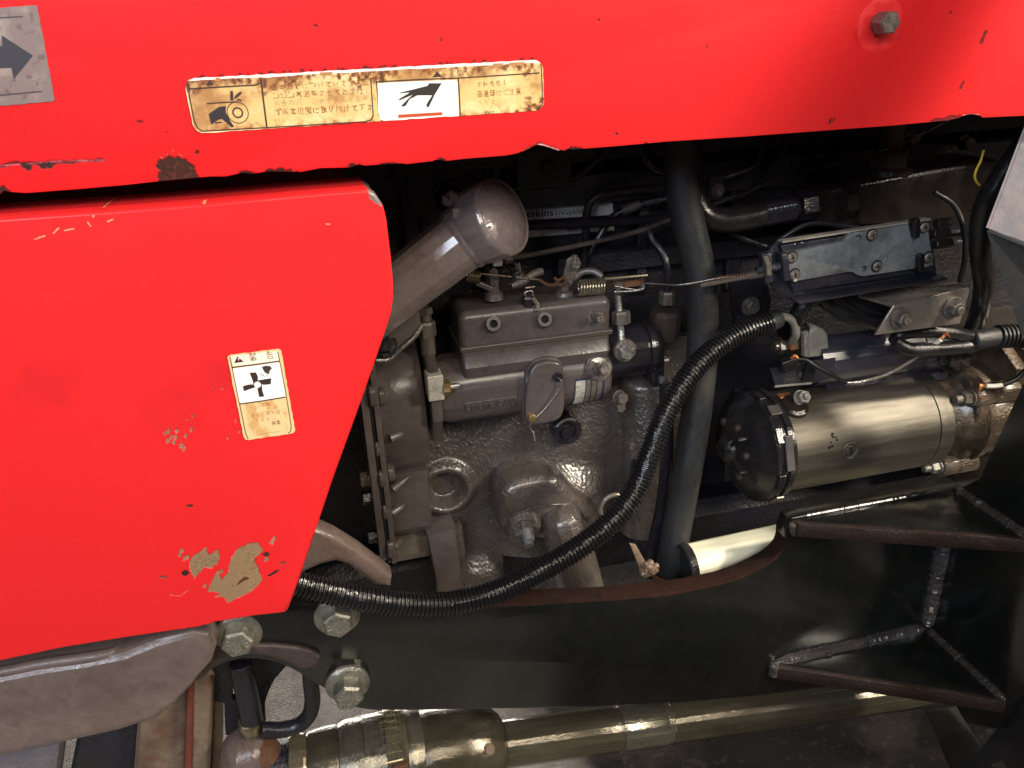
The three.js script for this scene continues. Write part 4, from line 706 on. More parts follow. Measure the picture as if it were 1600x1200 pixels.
// timing case with flange, ribs and bolts
{
  const t = engine, z = -0.215, x0 = P(600, 700, z).x, x1 = P(672, 700, z).x;
  const prof = (list) => list.map(([px, py, zz]) => [P(px, py, zz).y, zz]);
  const A = [...prof([[640, 520, z - 0.095], [640, 532, z - 0.066], [640, 548, z - 0.044], [640, 570, z - 0.025], [640, 596, z - 0.010], [640, 626, z - 0.001], [640, 656, z + 0.002], [640, 690, z - 0.002], [640, 715, z - 0.011], [640, 729, z - 0.021], [640, 738, z - 0.04]])];
  const lastY = A[A.length - 1][0], firstY = A[0][0];
  part(t, 'timing_case', extX([...A, [lastY, -0.42], [firstY, -0.42]], x0, x1, 0.003), M.engine_grey, { label: 'grey cast timing case with ribs' });
  const Bp = prof([[640, 738, z - 0.018], [640, 790, z - 0.016], [640, 826, z - 0.022], [640, 834, z - 0.04]]);
  part(t, 'timing_case_foot', extX([...Bp, [Bp[3][0], -0.42], [Bp[0][0], -0.42]], x0, x1 - 0.0035, 0.003), M.engine_grey);
  const Cp = prof([[640, 836, z - 0.045], [640, 842, z - 0.036], [640, 866, z - 0.036], [640, 874, z - 0.046]]);
  part(t, 'lower_sleeve', extX([...Cp, [Cp[3][0], -0.42], [Cp[0][0], -0.42]], x0 - 0.002, x1 - 0.008, 0.004), M.bracket_grey);
  // flange rings (three leaves)
  const fl = (dx, w, dz, ta, tb, m) => { const yt = P(590, ta, z + dz).y, yb = P(598, tb, z + dz).y; part(t, 'flange_leaf', extX([[yt, z + dz - 0.012], [yt - 0.012, z + dz], [(yt + yb) / 2, z + dz + 0.006], [yb + 0.012, z + dz], [yb, z + dz - 0.012], [yb, -0.40], [yt, -0.40]], x0 + dx, x0 + dx + w, 0.0014), m); };
  fl(-0.0075, 0.0075, 0.012, 556, 892, M.engine_grey); fl(-0.0125, 0.0045, 0.008, 556, 890, M.block_dark); fl(-0.0225, 0.0095, 0.010, 552, 885, M.engine_grey);
  for (const [b, r] of [[566, 0.016], [617, 0.017], [700, 0.014], [746, 0.017], [800, 0.014], [860, 0.016]]) part(t, 'flange_lug', cyl(V(x0 - 0.0126, P(598, b, z + 0.01).y, z + 0.003), XA, 0.0115, r, 0.0025, 28), M.engine_grey);
  for (const [a, b, c, d] of [[607, 686, 636, 676], [612, 766, 640, 744], [610, 803, 635, 787], [614, 856, 630, 842]]) part(t, 'rib', rev(P(a, b, z + 0.004), P(c, d, z - 0.004).sub(P(a, b, z + 0.004)), [[0, 0.0005], [0.002, 0.006], [0.016, 0.005], [P(a, b, z).distanceTo(P(c, d, z)), 0.0005]], 12, { crease: 60 }), M.engine_grey);
  for (const [a, b] of [[613, 617], [615, 738]]) part(t, 'bolt_boss', cyl(V(x0 - 0.001, P(a, b, z).y, z - 0.002), XA, 0.011, 0.012, 0.003, 24), M.engine_grey);
  for (const [b, r, m] of [[746, 0.0185, M.old_bolt], [776, 0.017, M.pipe_dark], [838, 0.016, M.pipe_dark], [872, 0.012, M.pipe_dark], [615, 0.017, M.zinc]]) bolt(t, V(x0 - 0.0225, P(585, b, z - 0.003).y, z - 0.003), XA.clone().negate(), r, 0.010, m, { washer: r * 0.68, spin: b });
  // clamp with foot of the filler tube on top
  part(t, 'filler_flange', ext([[584, 548], [594, 520], [612, 498], [640, 484], [656, 486], [660, 508], [646, 528], [626, 546], [606, 562], [588, 564]], z + 0.012, 0.07, 0.007), M.engine_grey);
  part(t, 'filler_gasket', tube(pts3([[588, 563, z + 0.014], [608, 561, z + 0.014], [628, 544, z + 0.014], [647, 527, z + 0.013], [660, 508, z + 0.01]]), 0.0026, 24), M.zinc);
  bolt(t, P(604, 540, z + 0.012), V(-0.2, 0.5, 0.8).normalize(), 0.018, 0.010, M.pipe_dark, { washer: 0.014 });
}
// ---------------------------------------------------------------- filler tube
{
  const a = P(566, 497, -0.18), b = P(774, 335, -0.172), d = b.clone().sub(a).normalize(), L = a.distanceTo(b);
  const t = thing('filler_tube', 'grey painted oil filler tube with a domed cap pointing up to the right', 'filler tube', a);
  part(t, 'neck', rev(a, d, [[-0.02, 0], [-0.02, 0.0335], [L * 0.3, 0.0338], [L * 0.5, 0.0348], [L * 0.72, 0.0358], [L - 0.01, 0.0362], [L - 0.01, 0]], 96, { crease: 50 }), M.tube_grey);
  part(t, 'collar', rev(b.clone().addScaledVector(d, -0.052), d, [[0, 0.036], [0.0015, 0.0374], [0.004, 0.0384], [0.045, 0.0386], [0.046, 0.03]], 64, { crease: 40 }), M.tube_grey);
  const c = a.clone().addScaledVector(d, L - 0.022), R = 0.0452;
  const cd = d.clone().lerp(V(0.5, 0.3, 0.82).normalize(), 0.72).normalize();
  const capProf = [[0, R * 0.9], [0.002, R * 0.985], [0.030, R], [0.0345, R * 0.985], [0.0368, R * 0.945], [0.0359, R * 0.91], [0.0363, R * 0.87], [0.0400, R * 0.72], [0.0432, R * 0.5], [0.0450, R * 0.25], [0.0455, 0]];
  part(t, 'cap', rev(c, cd, capProf, 96, { crease: 58 }), M.tube_grey, { label: 'round domed cap' });
  for (const k of [0.6, 2.6, 4.7]) { const u = V(0, 1, 0).cross(cd).normalize(), v = cd.clone().cross(u), r = u.clone().multiplyScalar(Math.cos(k)).addScaledVector(v, Math.sin(k)); part(t, 'cap_tab', box(c.clone().addScaledVector(cd, 0.004).addScaledVector(r, R - 0.002), 0.012, 0.012, 0.012, 0.003), M.tube_grey); }
  const sc = a.clone().addScaledVector(d, L - 0.03).addScaledVector(V(0.1, 0.1, 1).projectOnPlane(d).normalize(), 0.037);
  part(t, 'clamp_screw', rev(sc, V(0.1, 0.1, 1).projectOnPlane(d), [[0, 0.0045], [0.003, 0.004], [0.0035, 0.002], [0.001, 0]], 14), M.pipe_dark);
}

// ---------------------------------------------------------------- injection pump
{
  const zp = -0.225, c = P(820, 606, zp), R = 0.0465, xL = P(697, 606, zp).x, xR = P(951, 606, zp).x;
  const t = thing('injection_pump', 'grey painted fuel injection pump with square top cover, levers and springs', 'pump', V(c.x, c.y - R, c.z - 0.02));
  const yc = c.y + 0.002, zc = zp - 0.03;
  part(t, 'pump_body', rev(V(xL, yc, zc), XA, [[-0.012, 0], [-0.012, R * 0.9], [0, R * 0.97], [0.006, R], [xR - xL - 0.01, R], [xR - xL - 0.003, R * 0.97], [xR - xL, R * 0.9], [xR - xL, 0]], 64, { crease: 45 }), M.engine_grey);
  // neck below the cover, curving out of the barrel
  const xc0 = P(716, 520, zp).x, xc1 = P(951, 500, zp).x, W = xc1 - xc0, yb = P(830, 540, zp + 0.012).y, yt = P(830, 486, zp + 0.012).y, zf = zp + 0.012;
  part(t, 'pump_neck', extX([[yb + 0.002, zf - 0.003], [yb - 0.006, zf - 0.004], [yb - 0.02, zf + 0.002], [yb - 0.045, zf - 0.006], [yb - 0.045, zc - 0.05], [yb + 0.002, zc - 0.05]], xc0 + 0.001, xc1 - 0.001, 0.006, { seg: 4 }), M.engine_grey);
  part(t, 'cover_gasket', box(V((xc0 + xc1) / 2, yb + 0.003, zf - 0.044), W + 0.001, 0.0016, 0.089, 0.0005), M.gasket_brown);
  const cov = new RoundedBoxGeometry(W, yt - yb + 0.006, 0.088, 8, 0.0115);
  cov.translate((xc0 + xc1) / 2, (yt + yb) / 2 + 0.004, zf - 0.0445);
  part(t, 'top_cover', cov, M.engine_grey, { label: 'square grey top cover with rounded edges' });
  part(t, 'cover_rim', box(V((xc0 + xc1) / 2, yb + 0.0062, zf - 0.0445), W + 0.003, 0.0045, 0.0915, 0.002), M.engine_grey);
  const boss = (px, py, r, hole) => { const p = P(px, py, zf + 0.0015); return part(t, 'screw_boss', rev(p, V(0, 0.32, 0.95), [[-0.012, r * 1.5], [0.002, r * 1.08], [0.0055, r], [0.0062, r * 0.85], [0.006, hole], [-0.004, hole], [-0.004, 0]], 30, { crease: 40 }), M.engine_grey); };
  for (const [a, b] of [[770, 506], [850, 499]]) { const bb = boss(a, b, 0.0092, 0.0052); const p = P(a, b, zf + 0.0015); part(bb, 'hole', rev(p, V(0, 0.32, 0.95), [[0.0, 0.0052], [0.0002, 0]], 18), M.hole_black); }  // black disc painted in for the dark inside of the hole
  const q = P(930, 494, zf - 0.003);
  part(t, 'cover_bolt', [rev(P(928, 490, zf - 0.014), V(0.12, 0.16, 0.95), [[0, 0.017], [0.012, 0.0155], [0.0135, 0.012], [0.0135, 0]], 30), hex(P(929, 493, zf - 0.004), V(0.12, 0.1, 0.95), 0.0155, 0.012), cyl(P(931, 496, zf + 0.006), V(0.12, 0.1, 0.95), 0.016, 0.0055, 0.001, 18)], M.old_bolt);
  // embossed maker plate
  const pe = P(766, 630, zp + 0.0125);
  const plate = box(V(pe.x, pe.y, zp + 0.0142), P(808, 630, zp).x - P(726, 630, zp).x, 0.0165, 0.0035, 0.001, [0.35, 0, 0]);
  const mp = part(t, 'maker_plate', plate, M.engine_grey);
  const tg = new TextGeometry('Lucas CAV', { font, size: 0.0098, depth: 0.002, curveSegments: 3 }); tg.computeBoundingBox(); const tw = tg.boundingBox.max.x;
  tg.translate(-tw / 2, -0.0048, 0).scale(0.068 / tw, 1, 1).rotateX(0.35).translate(pe.x, pe.y, zp + 0.0156);
  part(mp, 'raised_lettering', tg, M.engine_grey);
  // inspection cover
  const io = [[824, 658], [821, 640], [823, 610], [827, 588], [836, 572], [850, 566], [868, 566], [878, 572], [881, 590], [882, 620], [880, 645], [872, 656], [850, 662], [832, 663]];
  const ic = part(t, 'inspection_cover', ext(io, zp + 0.029, 0.012, 0.0028, { spline: true, seg: 4 }), M.engine_grey, { label: 'rounded upright inspection cover' });
  part(t, 'cover_seat', ext(io.map(([a, b]) => [852 + (a - 852) * 1.1 - 2, 612 + (b - 612) * 1.06 - 4]), zp + 0.018, 0.03, 0.003, { spline: true }), M.engine_grey);
  part(ic, 'screw', rev(P(871, 588, zp + 0.029), Z, [[0, 0.0065], [0.004, 0.0062], [0.006, 0.0045], [0.0062, 0]], 18), M.pipe_dark); part(ic, 'screw', rev(P(831, 652, zp + 0.029), Z, [[0, 0.006], [0.004, 0.0058], [0.006, 0.004], [0.006, 0]], 18), M.brass);
  part(ic, 'seal_wire', tube(pts3([[872, 590, zp + 0.036], [878, 598, zp + 0.036], [866, 620, zp + 0.034], [850, 640, zp + 0.034], [838, 652, zp + 0.035], [828, 666, zp + 0.03], [834, 678, zp + 0.03], [836, 689, zp + 0.032]]), 0.0009, 60, 6), M.zinc);
  // rating plate, wrapped round the barrel
  const lb = P(921, 614, zp + 0.015), lg = new THREE.CylinderGeometry(R + 0.0006, R + 0.0006, P(944, 617, zp).x - P(899, 617, zp).x, 20, 1, true, 0, 0.72); lg.rotateZ(Math.PI / 2);
  { const bb = V(); lg.computeBoundingBox(); lg.boundingBox.getCenter(bb); }
  const lw = P(944, 617, zp).x - P(899, 617, zp).x;
  const arc = (x, w, a0, a1, r, m, nm, par) => { const pr = []; for (let i = 0; i <= 12; i++) { const a = a0 + ((a1 - a0) * i) / 12; pr.push([yc + r * Math.sin(a), zc + r * Math.cos(a)]); } for (let i = 12; i >= 0; i--) { const a = a0 + ((a1 - a0) * i) / 12; pr.push([yc + (r - 0.0012) * Math.sin(a), zc + (r - 0.0012) * Math.cos(a)]); } return part(par, nm, extX(pr, x, x + w, 0), m); };
  const el = Math.asin(THREE.MathUtils.clamp((lb.y - yc) / R, -0.9, 0.9));
  const rp = arc(lb.x - lw / 2, lw, el - 0.5, el + 0.5, R + 0.0008, M.insert_blue, 'rating_plate', t);
  [[0.02, 0.32], [0.37, 0.15], [0.56, 0.15], [0.75, 0.16]].forEach(([k, w], i) => arc(lb.x - lw / 2 + k * lw, w * lw, el - 0.45, el + 0.45, R + 0.0014, i ? M.bracket_grey : M.alu_white, 'plate_field', rp));
  // plug with ring, side bolt
  const pg = P(934, 576, zp + 0.016), pd = V(0.12, 0.25, 0.95).normalize();
  const plug = part(t, 'plug', [rev(P(932, 573, zp + 0.004), pd, [[0, 0.0205], [0.009, 0.0195], [0.011, 0.017], [0.011, 0]], 34), hex(pg, pd, 0.0155, 0.007), cyl(pg.clone().addScaledVector(pd, 0.007), pd, 0.014, 0.0062, 0.001, 20)], M.old_bolt);
  part(plug, 'washer', rev(pg.clone().addScaledVector(pd, -0.001), pd, [[0, 0.0155], [0.002, 0.015], [0.003, 0.012], [0.003, 0]], 30), M.engine_grey);
  bolt(t, P(966, 620, zp + 0.004), V(0.25, 0.1, 0.95).normalize(), 0.0155, 0.010, M.old_bolt, { washer: 0.0105 }); bolt(t, P(966, 634, zp - 0.004), V(0.25, 0, 0.95).normalize(), 0.014, 0.009, M.old_bolt);
  bolt(t, P(1030, 592, zp - 0.012), V(0.3, 0, 0.95).normalize(), 0.0105, 0.008, M.zinc, { washer: 0.007 });
  // hydraulic head on the right
  const hx0 = xR - 0.004, hx1 = P(1022, 565, zp).x, hy = P(985, 565, zp + 0.01).y + 0.001;
  part(t, 'hydraulic_head', rev(V(hx0, hy, zc), XA, [[0, 0], [0, 0.037], [0.006, 0.0365], [hx1 - hx0 - 0.01, 0.0365], [hx1 - hx0 - 0.009, 0.0345], [hx1 - hx0 - 0.006, 0.0345], [hx1 - hx0 - 0.005, 0.038], [hx1 - hx0 + 0.004, 0.0375], [hx1 - hx0 + 0.012, 0.033], [hx1 - hx0 + 0.012, 0]], 48), M.pipe_dark, { label: 'dark cylindrical distributor head' });
  part(t, 'head_lug', ext([[1016, 538], [1034, 528], [1040, 540], [1038, 602], [1022, 606], [1018, 580]], zp - 0.006, 0.04, 0.003), M.pipe_dark);
  // banjo union and its pipe
  const bd = V(0.05, 0.1, 0.99).normalize();
  bolt(t, P(974, 546, zp + 0.012), bd, 0.021, 0.009, M.zinc, { name: 'banjo_bolt', washer: 0.0155, washerH: 0.007, washerM: M.old_bolt, spin: 0.2 });
  part(t, 'banjo_pipe', tube(pts3([[971, 536, zp + 0.013], [970, 516, zp + 0.008], [968, 498, zp + 0.004], [966, 470, zp - 0.01], [962, 440, zp - 0.03]]), 0.0048, 40), M.zinc);
  part(t, 'union_nut', hex(P(971, 505, zp + 0.004), P(970, 486, zp + 0.002).sub(P(971, 505, zp + 0.004)), 0.0215, 0.0165, 0.2), M.old_bolt);
  // mounting flange and slotted stud on the left
  part(t, 'mounting_flange', extX([[yc + 0.066, zc + 0.012], [yc + 0.045, zc + 0.052], [yc - 0.02, zc + 0.056], [yc - 0.066, zc + 0.02], [yc - 0.05, zc - 0.05], [yc + 0.06, zc - 0.05]], xL - 0.024, xL - 0.010, 0.003), M.engine_grey);
  part(t, 'spacer_block', box(P(681, 607, zp + 0.031).add(V(0, 0, -0.012)), 0.0205, 0.0345, 0.026, 0.002), M.alu_white, { label: 'pale bare aluminium block beside the timing case' });
  const nb = P(692, 606, zp + 0.026); part(t, 'flange_nut', [hex(nb, XA, 0.0185, 0.009, 0.2)], M.brass); part(t, 'stud', cyl(nb.clone().add(V(0.008, 0, 0)), XA, 0.0135, 0.0042, 0.001, 16), M.zinc);
  // ---- levers, springs and stops on top of the cover
  const zt = zf - 0.03, yTop = yt + 0.007;
  part(t, 'throttle_lever', ext([[880, 432], [886, 406], [894, 400], [904, 402], [909, 412], [900, 432], [890, 452], [884, 458], [878, 452], [884, 436]], zt + 0.004, 0.004, 0.001), M.old_bolt, { label: 'upright throttle lever' });
  const lv = part(t, 'lever_bolt', [hex(P(898, 416, zt + 0.006), V(0.05, 0.8, 0.6), 0.012, 0.006), cyl(P(898, 414, zt + 0.006), YA, 0.0135, 0.0036, 0.0008, 14)], M.zinc);
  part(t, 'shaft_boss', [rev(P(882, 462, zt), YA, [[0, 0.014], [0.006, 0.012], [0.008, 0.008], [0.018, 0.0078], [0.018, 0]], 26), hex(P(882, 452, zt + 0.002), YA, 0.015, 0.006)], M.engine_grey);
  part(t, 'lever_arm', tube(pts3([[940, 432, zt + 0.006], [926, 424, zt], [908, 426, zt - 0.006], [895, 436, zt - 0.004]]), 0.0048, 26), M.engine_grey);
  part(t, 'stop_lever', ext([[764, 424], [770, 418], [778, 422], [780, 440], [776, 456], [768, 456], [766, 440]], zt + 0.002, 0.004, 0.001), M.engine_grey);
  part(t, 'stop_boss', [rev(P(772, 462, zt), YA, [[-0.004, 0.013], [0.004, 0.011], [0.006, 0.007], [0.014, 0.0066], [0.015, 0]], 24), box(P(756, 446, zt), 0.026, 0.007, 0.012, 0.002, [0, 0, -0.5])], M.engine_grey);
  part(t, 'idle_screw', [cyl(P(812, 434, zt), P(808, 420, zt).sub(P(812, 440, zt)), 0.02, 0.0042, 0.001, 16), hex(P(811, 436, zt + 0.002), P(809, 422, zt).sub(P(812, 440, zt)), 0.013, 0.007)], M.old_bolt);
  part(t, 'idle_lever', tube(pts3([[800, 446, zt + 0.004], [816, 440, zt + 0.006], [834, 428, zt + 0.004], [846, 424, zt]]), 0.0052, 30), M.old_bolt);
  part(t, 'governor_link', tube(pts3([[800, 440, zt + 0.01], [804, 430, zt + 0.012], [812, 424, zt + 0.012]]), 0.003, 20), M.pipe_dark);
  part(t, 'vent_screw', [rev(P(826, 488, zt + 0.02), YA, [[-0.006, 0.009], [0, 0.0085], [0.002, 0.0075]], 20), hex(P(825, 478, zt + 0.02), YA, 0.0145, 0.013, 0.3), cyl(P(826, 464, zt + 0.018), YA, 0.008, 0.0052, 0.001, 16)], M.pipe_dark);
  part(t, 'screw_ring', new THREE.TubeGeometry(curve([[820, 458], [830, 455], [833, 461], [824, 464]].map(([a, b]) => P(a, b, zt + 0.02)), true), 24, 0.0016, 6, true), M.zinc);
  part(t, 'lead_seal', tube(pts3([[832, 466, zt + 0.026], [840, 476, zt + 0.028], [838, 486, zt + 0.03]]), 0.0034, 18), M.old_bolt);
  part(t, 'rusty_link', [tube(pts3([[842, 437, zt + 0.01], [856, 445, zt + 0.012], [876, 444, zt + 0.01]]), 0.0022, 20), tube(pts3([[866, 434, zt + 0.012], [872, 438, zt + 0.013], [880, 434, zt + 0.013], [884, 440, zt + 0.012], [876, 446, zt + 0.012], [868, 440, zt + 0.012]]), 0.002, 30)], M.rust_metal, { label: 'rusty little link between the levers' });
  part(t, 'spring_wire', span(P(750, 427.5, zt + 0.012), P(842, 437, zt + 0.012), 0.0012), M.spring_steel);
  part(t, 'return_spring', coil(P(728, 431, zt + 0.012), P(750, 433, zt + 0.012), 0.0068, 0.0012, 6), M.gold_band);
  part(t, 'tension_spring', coil(P(904, 450, zt + 0.022), P(944, 447, zt + 0.022), 0.0092, 0.00145, 9), M.spring_steel, { label: 'coil spring at the right end of the cover' });
  part(t, 'spring_rod', span(P(944, 436, zt + 0.016), P(1012, 430, zt + 0.012), 0.0019), M.spring_steel);
  part(t, 'fork_plate', ext([[950, 440], [1008, 436], [1004, 446], [956, 452]], zt - 0.002, 0.002, 0.0004), M.rust_metal);
  part(t, 'pin', [rev(P(966, 445, zt + 0.004), YA, [[-0.012, 0.005], [0, 0.005], [0.001, 0.008], [0.003, 0.008], [0.005, 0.004], [0.006, 0]], 20)], M.old_bolt);
  part(t, 'small_bar', span(P(820, 450, zt + 0.012), P(836, 448, zt + 0.012), 0.0016), M.spring_steel);
  // fuel inlet union at the left rear
  const ux = P(667, 520, -0.24); part(t, 'inlet_union', [hex(V(ux.x, ux.y - 0.004, ux.z), YA, 0.021, 0.02, 0.5), cyl(V(ux.x, ux.y + 0.016, ux.z), YA, 0.012, 0.0075), hex(V(ux.x, ux.y + 0.026, ux.z), YA, 0.017, 0.008, 0.1), cyl(V(ux.x, ux.y - 0.03, ux.z), YA, 0.028, 0.0095)], M.old_bolt);
}
solo('throttle_cable', [tube(pts3([[960, 447, -0.225], [1000, 452, -0.222], [1004, 444, -0.218], [1030, 444, -0.2], [1060, 445, -0.172], [1090, 441, -0.165], [1120, 435, -0.16], [1190, 428, -0.15]]), 0.0011, 80, 6), tube(pts3([[960, 456, -0.224], [1000, 453, -0.222], [1006, 449, -0.222], [1002, 444, -0.222]]), 0.0013, 30, 6)], M.zinc, 'thin bare wire cable looping from the pump lever to the long actuator', 'cable');

// ---------------------------------------------------------------- fuel pipes over the block
const pipe = (l, r, m, label, name = 'fuel_pipe', cat = 'pipe', seg = 70) => solo(name, tube(pts3(l), r, seg, 12), m, label, cat, name === 'fuel_pipe' ? { group: 'dark fuel pipes over the engine block' } : {});
pipe([[780, 300, -0.34], [812, 293, -0.335], [876, 285, -0.33], [905, 273, -0.325], [925, 256, -0.32], [950, 236, -0.315], [985, 200, -0.31]], 0.0055, M.pipe_dark, 'dark pipe curving up under the hood just right of the filler cap');
pipe([[912, 420, -0.325], [915, 370, -0.325], [917, 332, -0.325], [922, 316, -0.322], [934, 307, -0.32], [965, 300, -0.315], [1050, 291, -0.30]], 0.0058, M.pipe_dark, 'dark pipe bending over the nameplate, upper of two bends');
pipe([[900, 430, -0.335], [930, 380, -0.335], [952, 345, -0.335], [970, 331, -0.33], [995, 321, -0.325], [1045, 309, -0.31]], 0.0055, M.pipe_dark, 'dark pipe slanting up across the right end of the nameplate');
{ const up = scene.children[scene.children.length - 1]; part(up, 'pipe_sleeve', span(P(972, 330, -0.329), P(1000, 319, -0.324), 0.0068), M.old_bolt); part(up, 'pipe_sleeve', span(P(1004, 318, -0.323), P(1030, 312.5, -0.316), 0.0072), M.pipe_dark); }
pipe([[790, 354, -0.33], [835, 352, -0.325], [930, 348, -0.32], [1050, 341, -0.31]], 0.0066, M.pipe_dark, 'straight dark pipe running level across the nameplate');
pipe([[740, 413, -0.28], [770, 407, -0.28], [818, 400, -0.28], [928, 378, -0.29], [997, 361, -0.295], [1060, 338, -0.30]], 0.0034, M.cable_tan, 'brown sheathed cable running up to the right behind the pump levers', 'bowden_cable', 'cable');
{
  const t = thing('control_clip', 'small clamp on the sheathed cable below the filler cap', 'clamp', P(792, 404, -0.28));
  part(t, 'clip_band', span(P(786, 405, -0.279), P(800, 403, -0.279), 0.0072), M.old_bolt); part(t, 'inner_wire', span(P(764, 408, -0.27), P(788, 405, -0.272), 0.0015), M.spring_steel); part(t, 'screw', rev(P(793, 403, -0.271), Z, [[0, 0.004], [0.003, 0.003], [0.0032, 0]], 12), M.zinc);
}
{
  const t = thing('fuel_filter_union', 'brown cylindrical union with a thin bent pipe, left of the grey hose', 'union', P(1040, 520, -0.27));
  part(t, 'pipe', tube(pts3([[1012, 350, -0.30], [1018, 372, -0.295], [1030, 388, -0.285], [1039, 404, -0.278], [1043, 430, -0.272], [1042, 462, -0.27]]), 0.0052, 50), M.pipe_dark);
  part(t, 'union_nut', hex(P(1042, 474, -0.27), YA, 0.0205, 0.018, 0.2), M.old_bolt);
  part(t, 'body', rev(P(1038, 528, -0.265), YA, [[0, 0], [0, 0.018], [0.006, 0.0205], [0.036, 0.0215], [0.04, 0.0185], [0.043, 0.0185], [0.043, 0]], 32), M.union_brown);
}
pipe([[1193, 190, -0.32], [1190, 222, -0.32], [1187, 242, -0.32], [1180, 258, -0.318], [1168, 267, -0.315], [1142, 275, -0.31], [1105, 287, -0.305]], 0.0048, M.pipe_dark, 'dark pipe bent like a hook right of the grey hose, left of two');
pipe([[1236, 190, -0.32], [1226, 228, -0.32], [1212, 254, -0.318], [1198, 274, -0.315], [1170, 300, -0.31], [1100, 318, -0.305]], 0.0048, M.pipe_dark, 'dark pipe sweeping down under the hood right of the hook-shaped pipe');
pipe([[1085, 336, -0.275], [1120, 318, -0.27], [1176, 296, -0.265], [1240, 271, -0.26], [1300, 258, -0.26], [1390, 232, -0.26], [1450, 205, -0.26], [1500, 178, -0.26]], 0.0026, M.wire_black, 'thin black wire rising to the right above the dark hose', 'wire', 'wire');
{
  const p = P(1120, 292, -0.29), t = thing('pipe_clamp', 'small square clamp plate holding the pipes right of the grey hose', 'clamp', p);
  part(t, 'plate', ext([[1108, 276], [1132, 274], [1130, 312], [1106, 314]], -0.29, 0.004, 0.001), M.block_dark); bolt(t, P(1121, 297, -0.29), Z, 0.012, 0.006, M.old_bolt, { washer: 0.009 });
}
pipe([[758, 205, -0.33], [760, 240, -0.33], [760, 262, -0.328], [752, 284, -0.325], [730, 300, -0.325]], 0.004, M.pipe_dark, 'thin dark pipe bending down behind the filler cap', 'fuel_pipe', 'pipe', 40);
pipe([[1000, 200, -0.32], [1002, 232, -0.318], [1012, 256, -0.315], [1030, 268, -0.31], [1060, 272, -0.30]], 0.0045, M.pipe_dark, 'dark pipe curving from under the hood to the left of the grey hose', 'fuel_pipe', 'pipe', 40);
pipe([[1120, 352, -0.275], [1160, 372, -0.27], [1200, 384, -0.26], [1222, 372, -0.24], [1262, 350, -0.235], [1340, 356, -0.23]], 0.0042, M.wire_black, 'dark wire loop under the elbow hose, left of the actuator', 'wire', 'wire', 60);
pipe([[1460, 300, -0.19], [1490, 320, -0.18], [1504, 350, -0.17], [1508, 400, -0.165], [1500, 440, -0.17]], 0.0036, M.wire_black, 'thin dark wire hanging between the block fitting and the black hose', 'wire', 'wire', 50);
{
  const p = P(1180, 470, -0.30), t = thing('cable_bracket', 'dark flat bracket with a bolt on the block, right of the grey hose', 'bracket', p);
  part(t, 'plate', ext([[1140, 440], [1196, 428], [1206, 470], [1196, 520], [1150, 528]], -0.30, 0.006, 0.002), M.pipe_dark); bolt(t, P(1172, 478, -0.30), Z, 0.02, 0.009, M.old_bolt, { washer: 0.0145 });
}
// ---------------------------------------------------------------- hoses
{
  const t = thing('coolant_hose', 'long grey rubber hose hanging from the hood down to the chassis rail', 'hose', P(1050, 900, -0.165));
  part(t, 'hose', tube(pts3([[1068, 170, -0.22], [1064, 240, -0.22], [1066, 300, -0.215], [1076, 350, -0.21], [1090, 410, -0.205], [1097, 470, -0.2], [1098, 540, -0.195], [1091, 620, -0.188], [1080, 700, -0.18], [1064, 790, -0.172], [1044, 900, -0.165]]), 0.0208, 120, 28), M.rubber);
  part(t, 'clamp', rev(P(1044, 895, -0.165), P(1043, 903, -0.165).sub(P(1047, 885, -0.166)), [[0, 0.0228], [0.0015, 0.0238], [0.009, 0.0238], [0.0105, 0.0228]], 32), M.rust_metal);
}
solo('engine_strap', tube(pts3([[1040, 600, -0.23], [1042, 700, -0.22], [1036, 780, -0.21], [1022, 850, -0.205], [1018, 900, -0.2]]), 0.0095, 50, 14), M.pipe_dark, 'dark narrow hose behind and left of the grey rubber hose', 'hose');
{
  const t = thing('elbow_hose', 'black elbow hose with knurled ferrule turning right from the grey hose', 'hose', P(1140, 340, -0.235));
  part(t, 'hose', tube(pts3([[1085, 200, -0.26], [1080, 260, -0.255], [1084, 308, -0.25], [1100, 335, -0.245], [1130, 344, -0.24], [1175, 338, -0.235], [1200, 332, -0.23]]), 0.0165, 70, 24), M.black_rubber);
  const a = P(1192, 334, -0.231), b = P(1238, 325, -0.228), k = [], L = a.distanceTo(b); for (let i = 0; i <= 26; i++) k.push([(L * i) / 26, 0.0172 + (i % 2) * 0.0007]);
  part(t, 'ferrule', rev(a, b.clone().sub(a), [[0, 0], ...k, [L, 0]], 36), M.pipe_dark);
  part(t, 'collar', span(b, P(1247, 323, -0.227), 0.0125), M.pipe_dark); part(t, 'swivel_nut', hex(P(1247, 323, -0.227), P(1275, 318, -0.226).sub(P(1247, 323, -0.227)), 0.034, 0.024, 0.25), M.pipe_dark);
  part(t, 'tape', tube(pts3([[1094, 230, -0.238], [1088, 262, -0.232], [1084, 290, -0.228], [1090, 312, -0.226]]), 0.0055, 30), M.rubber);
}
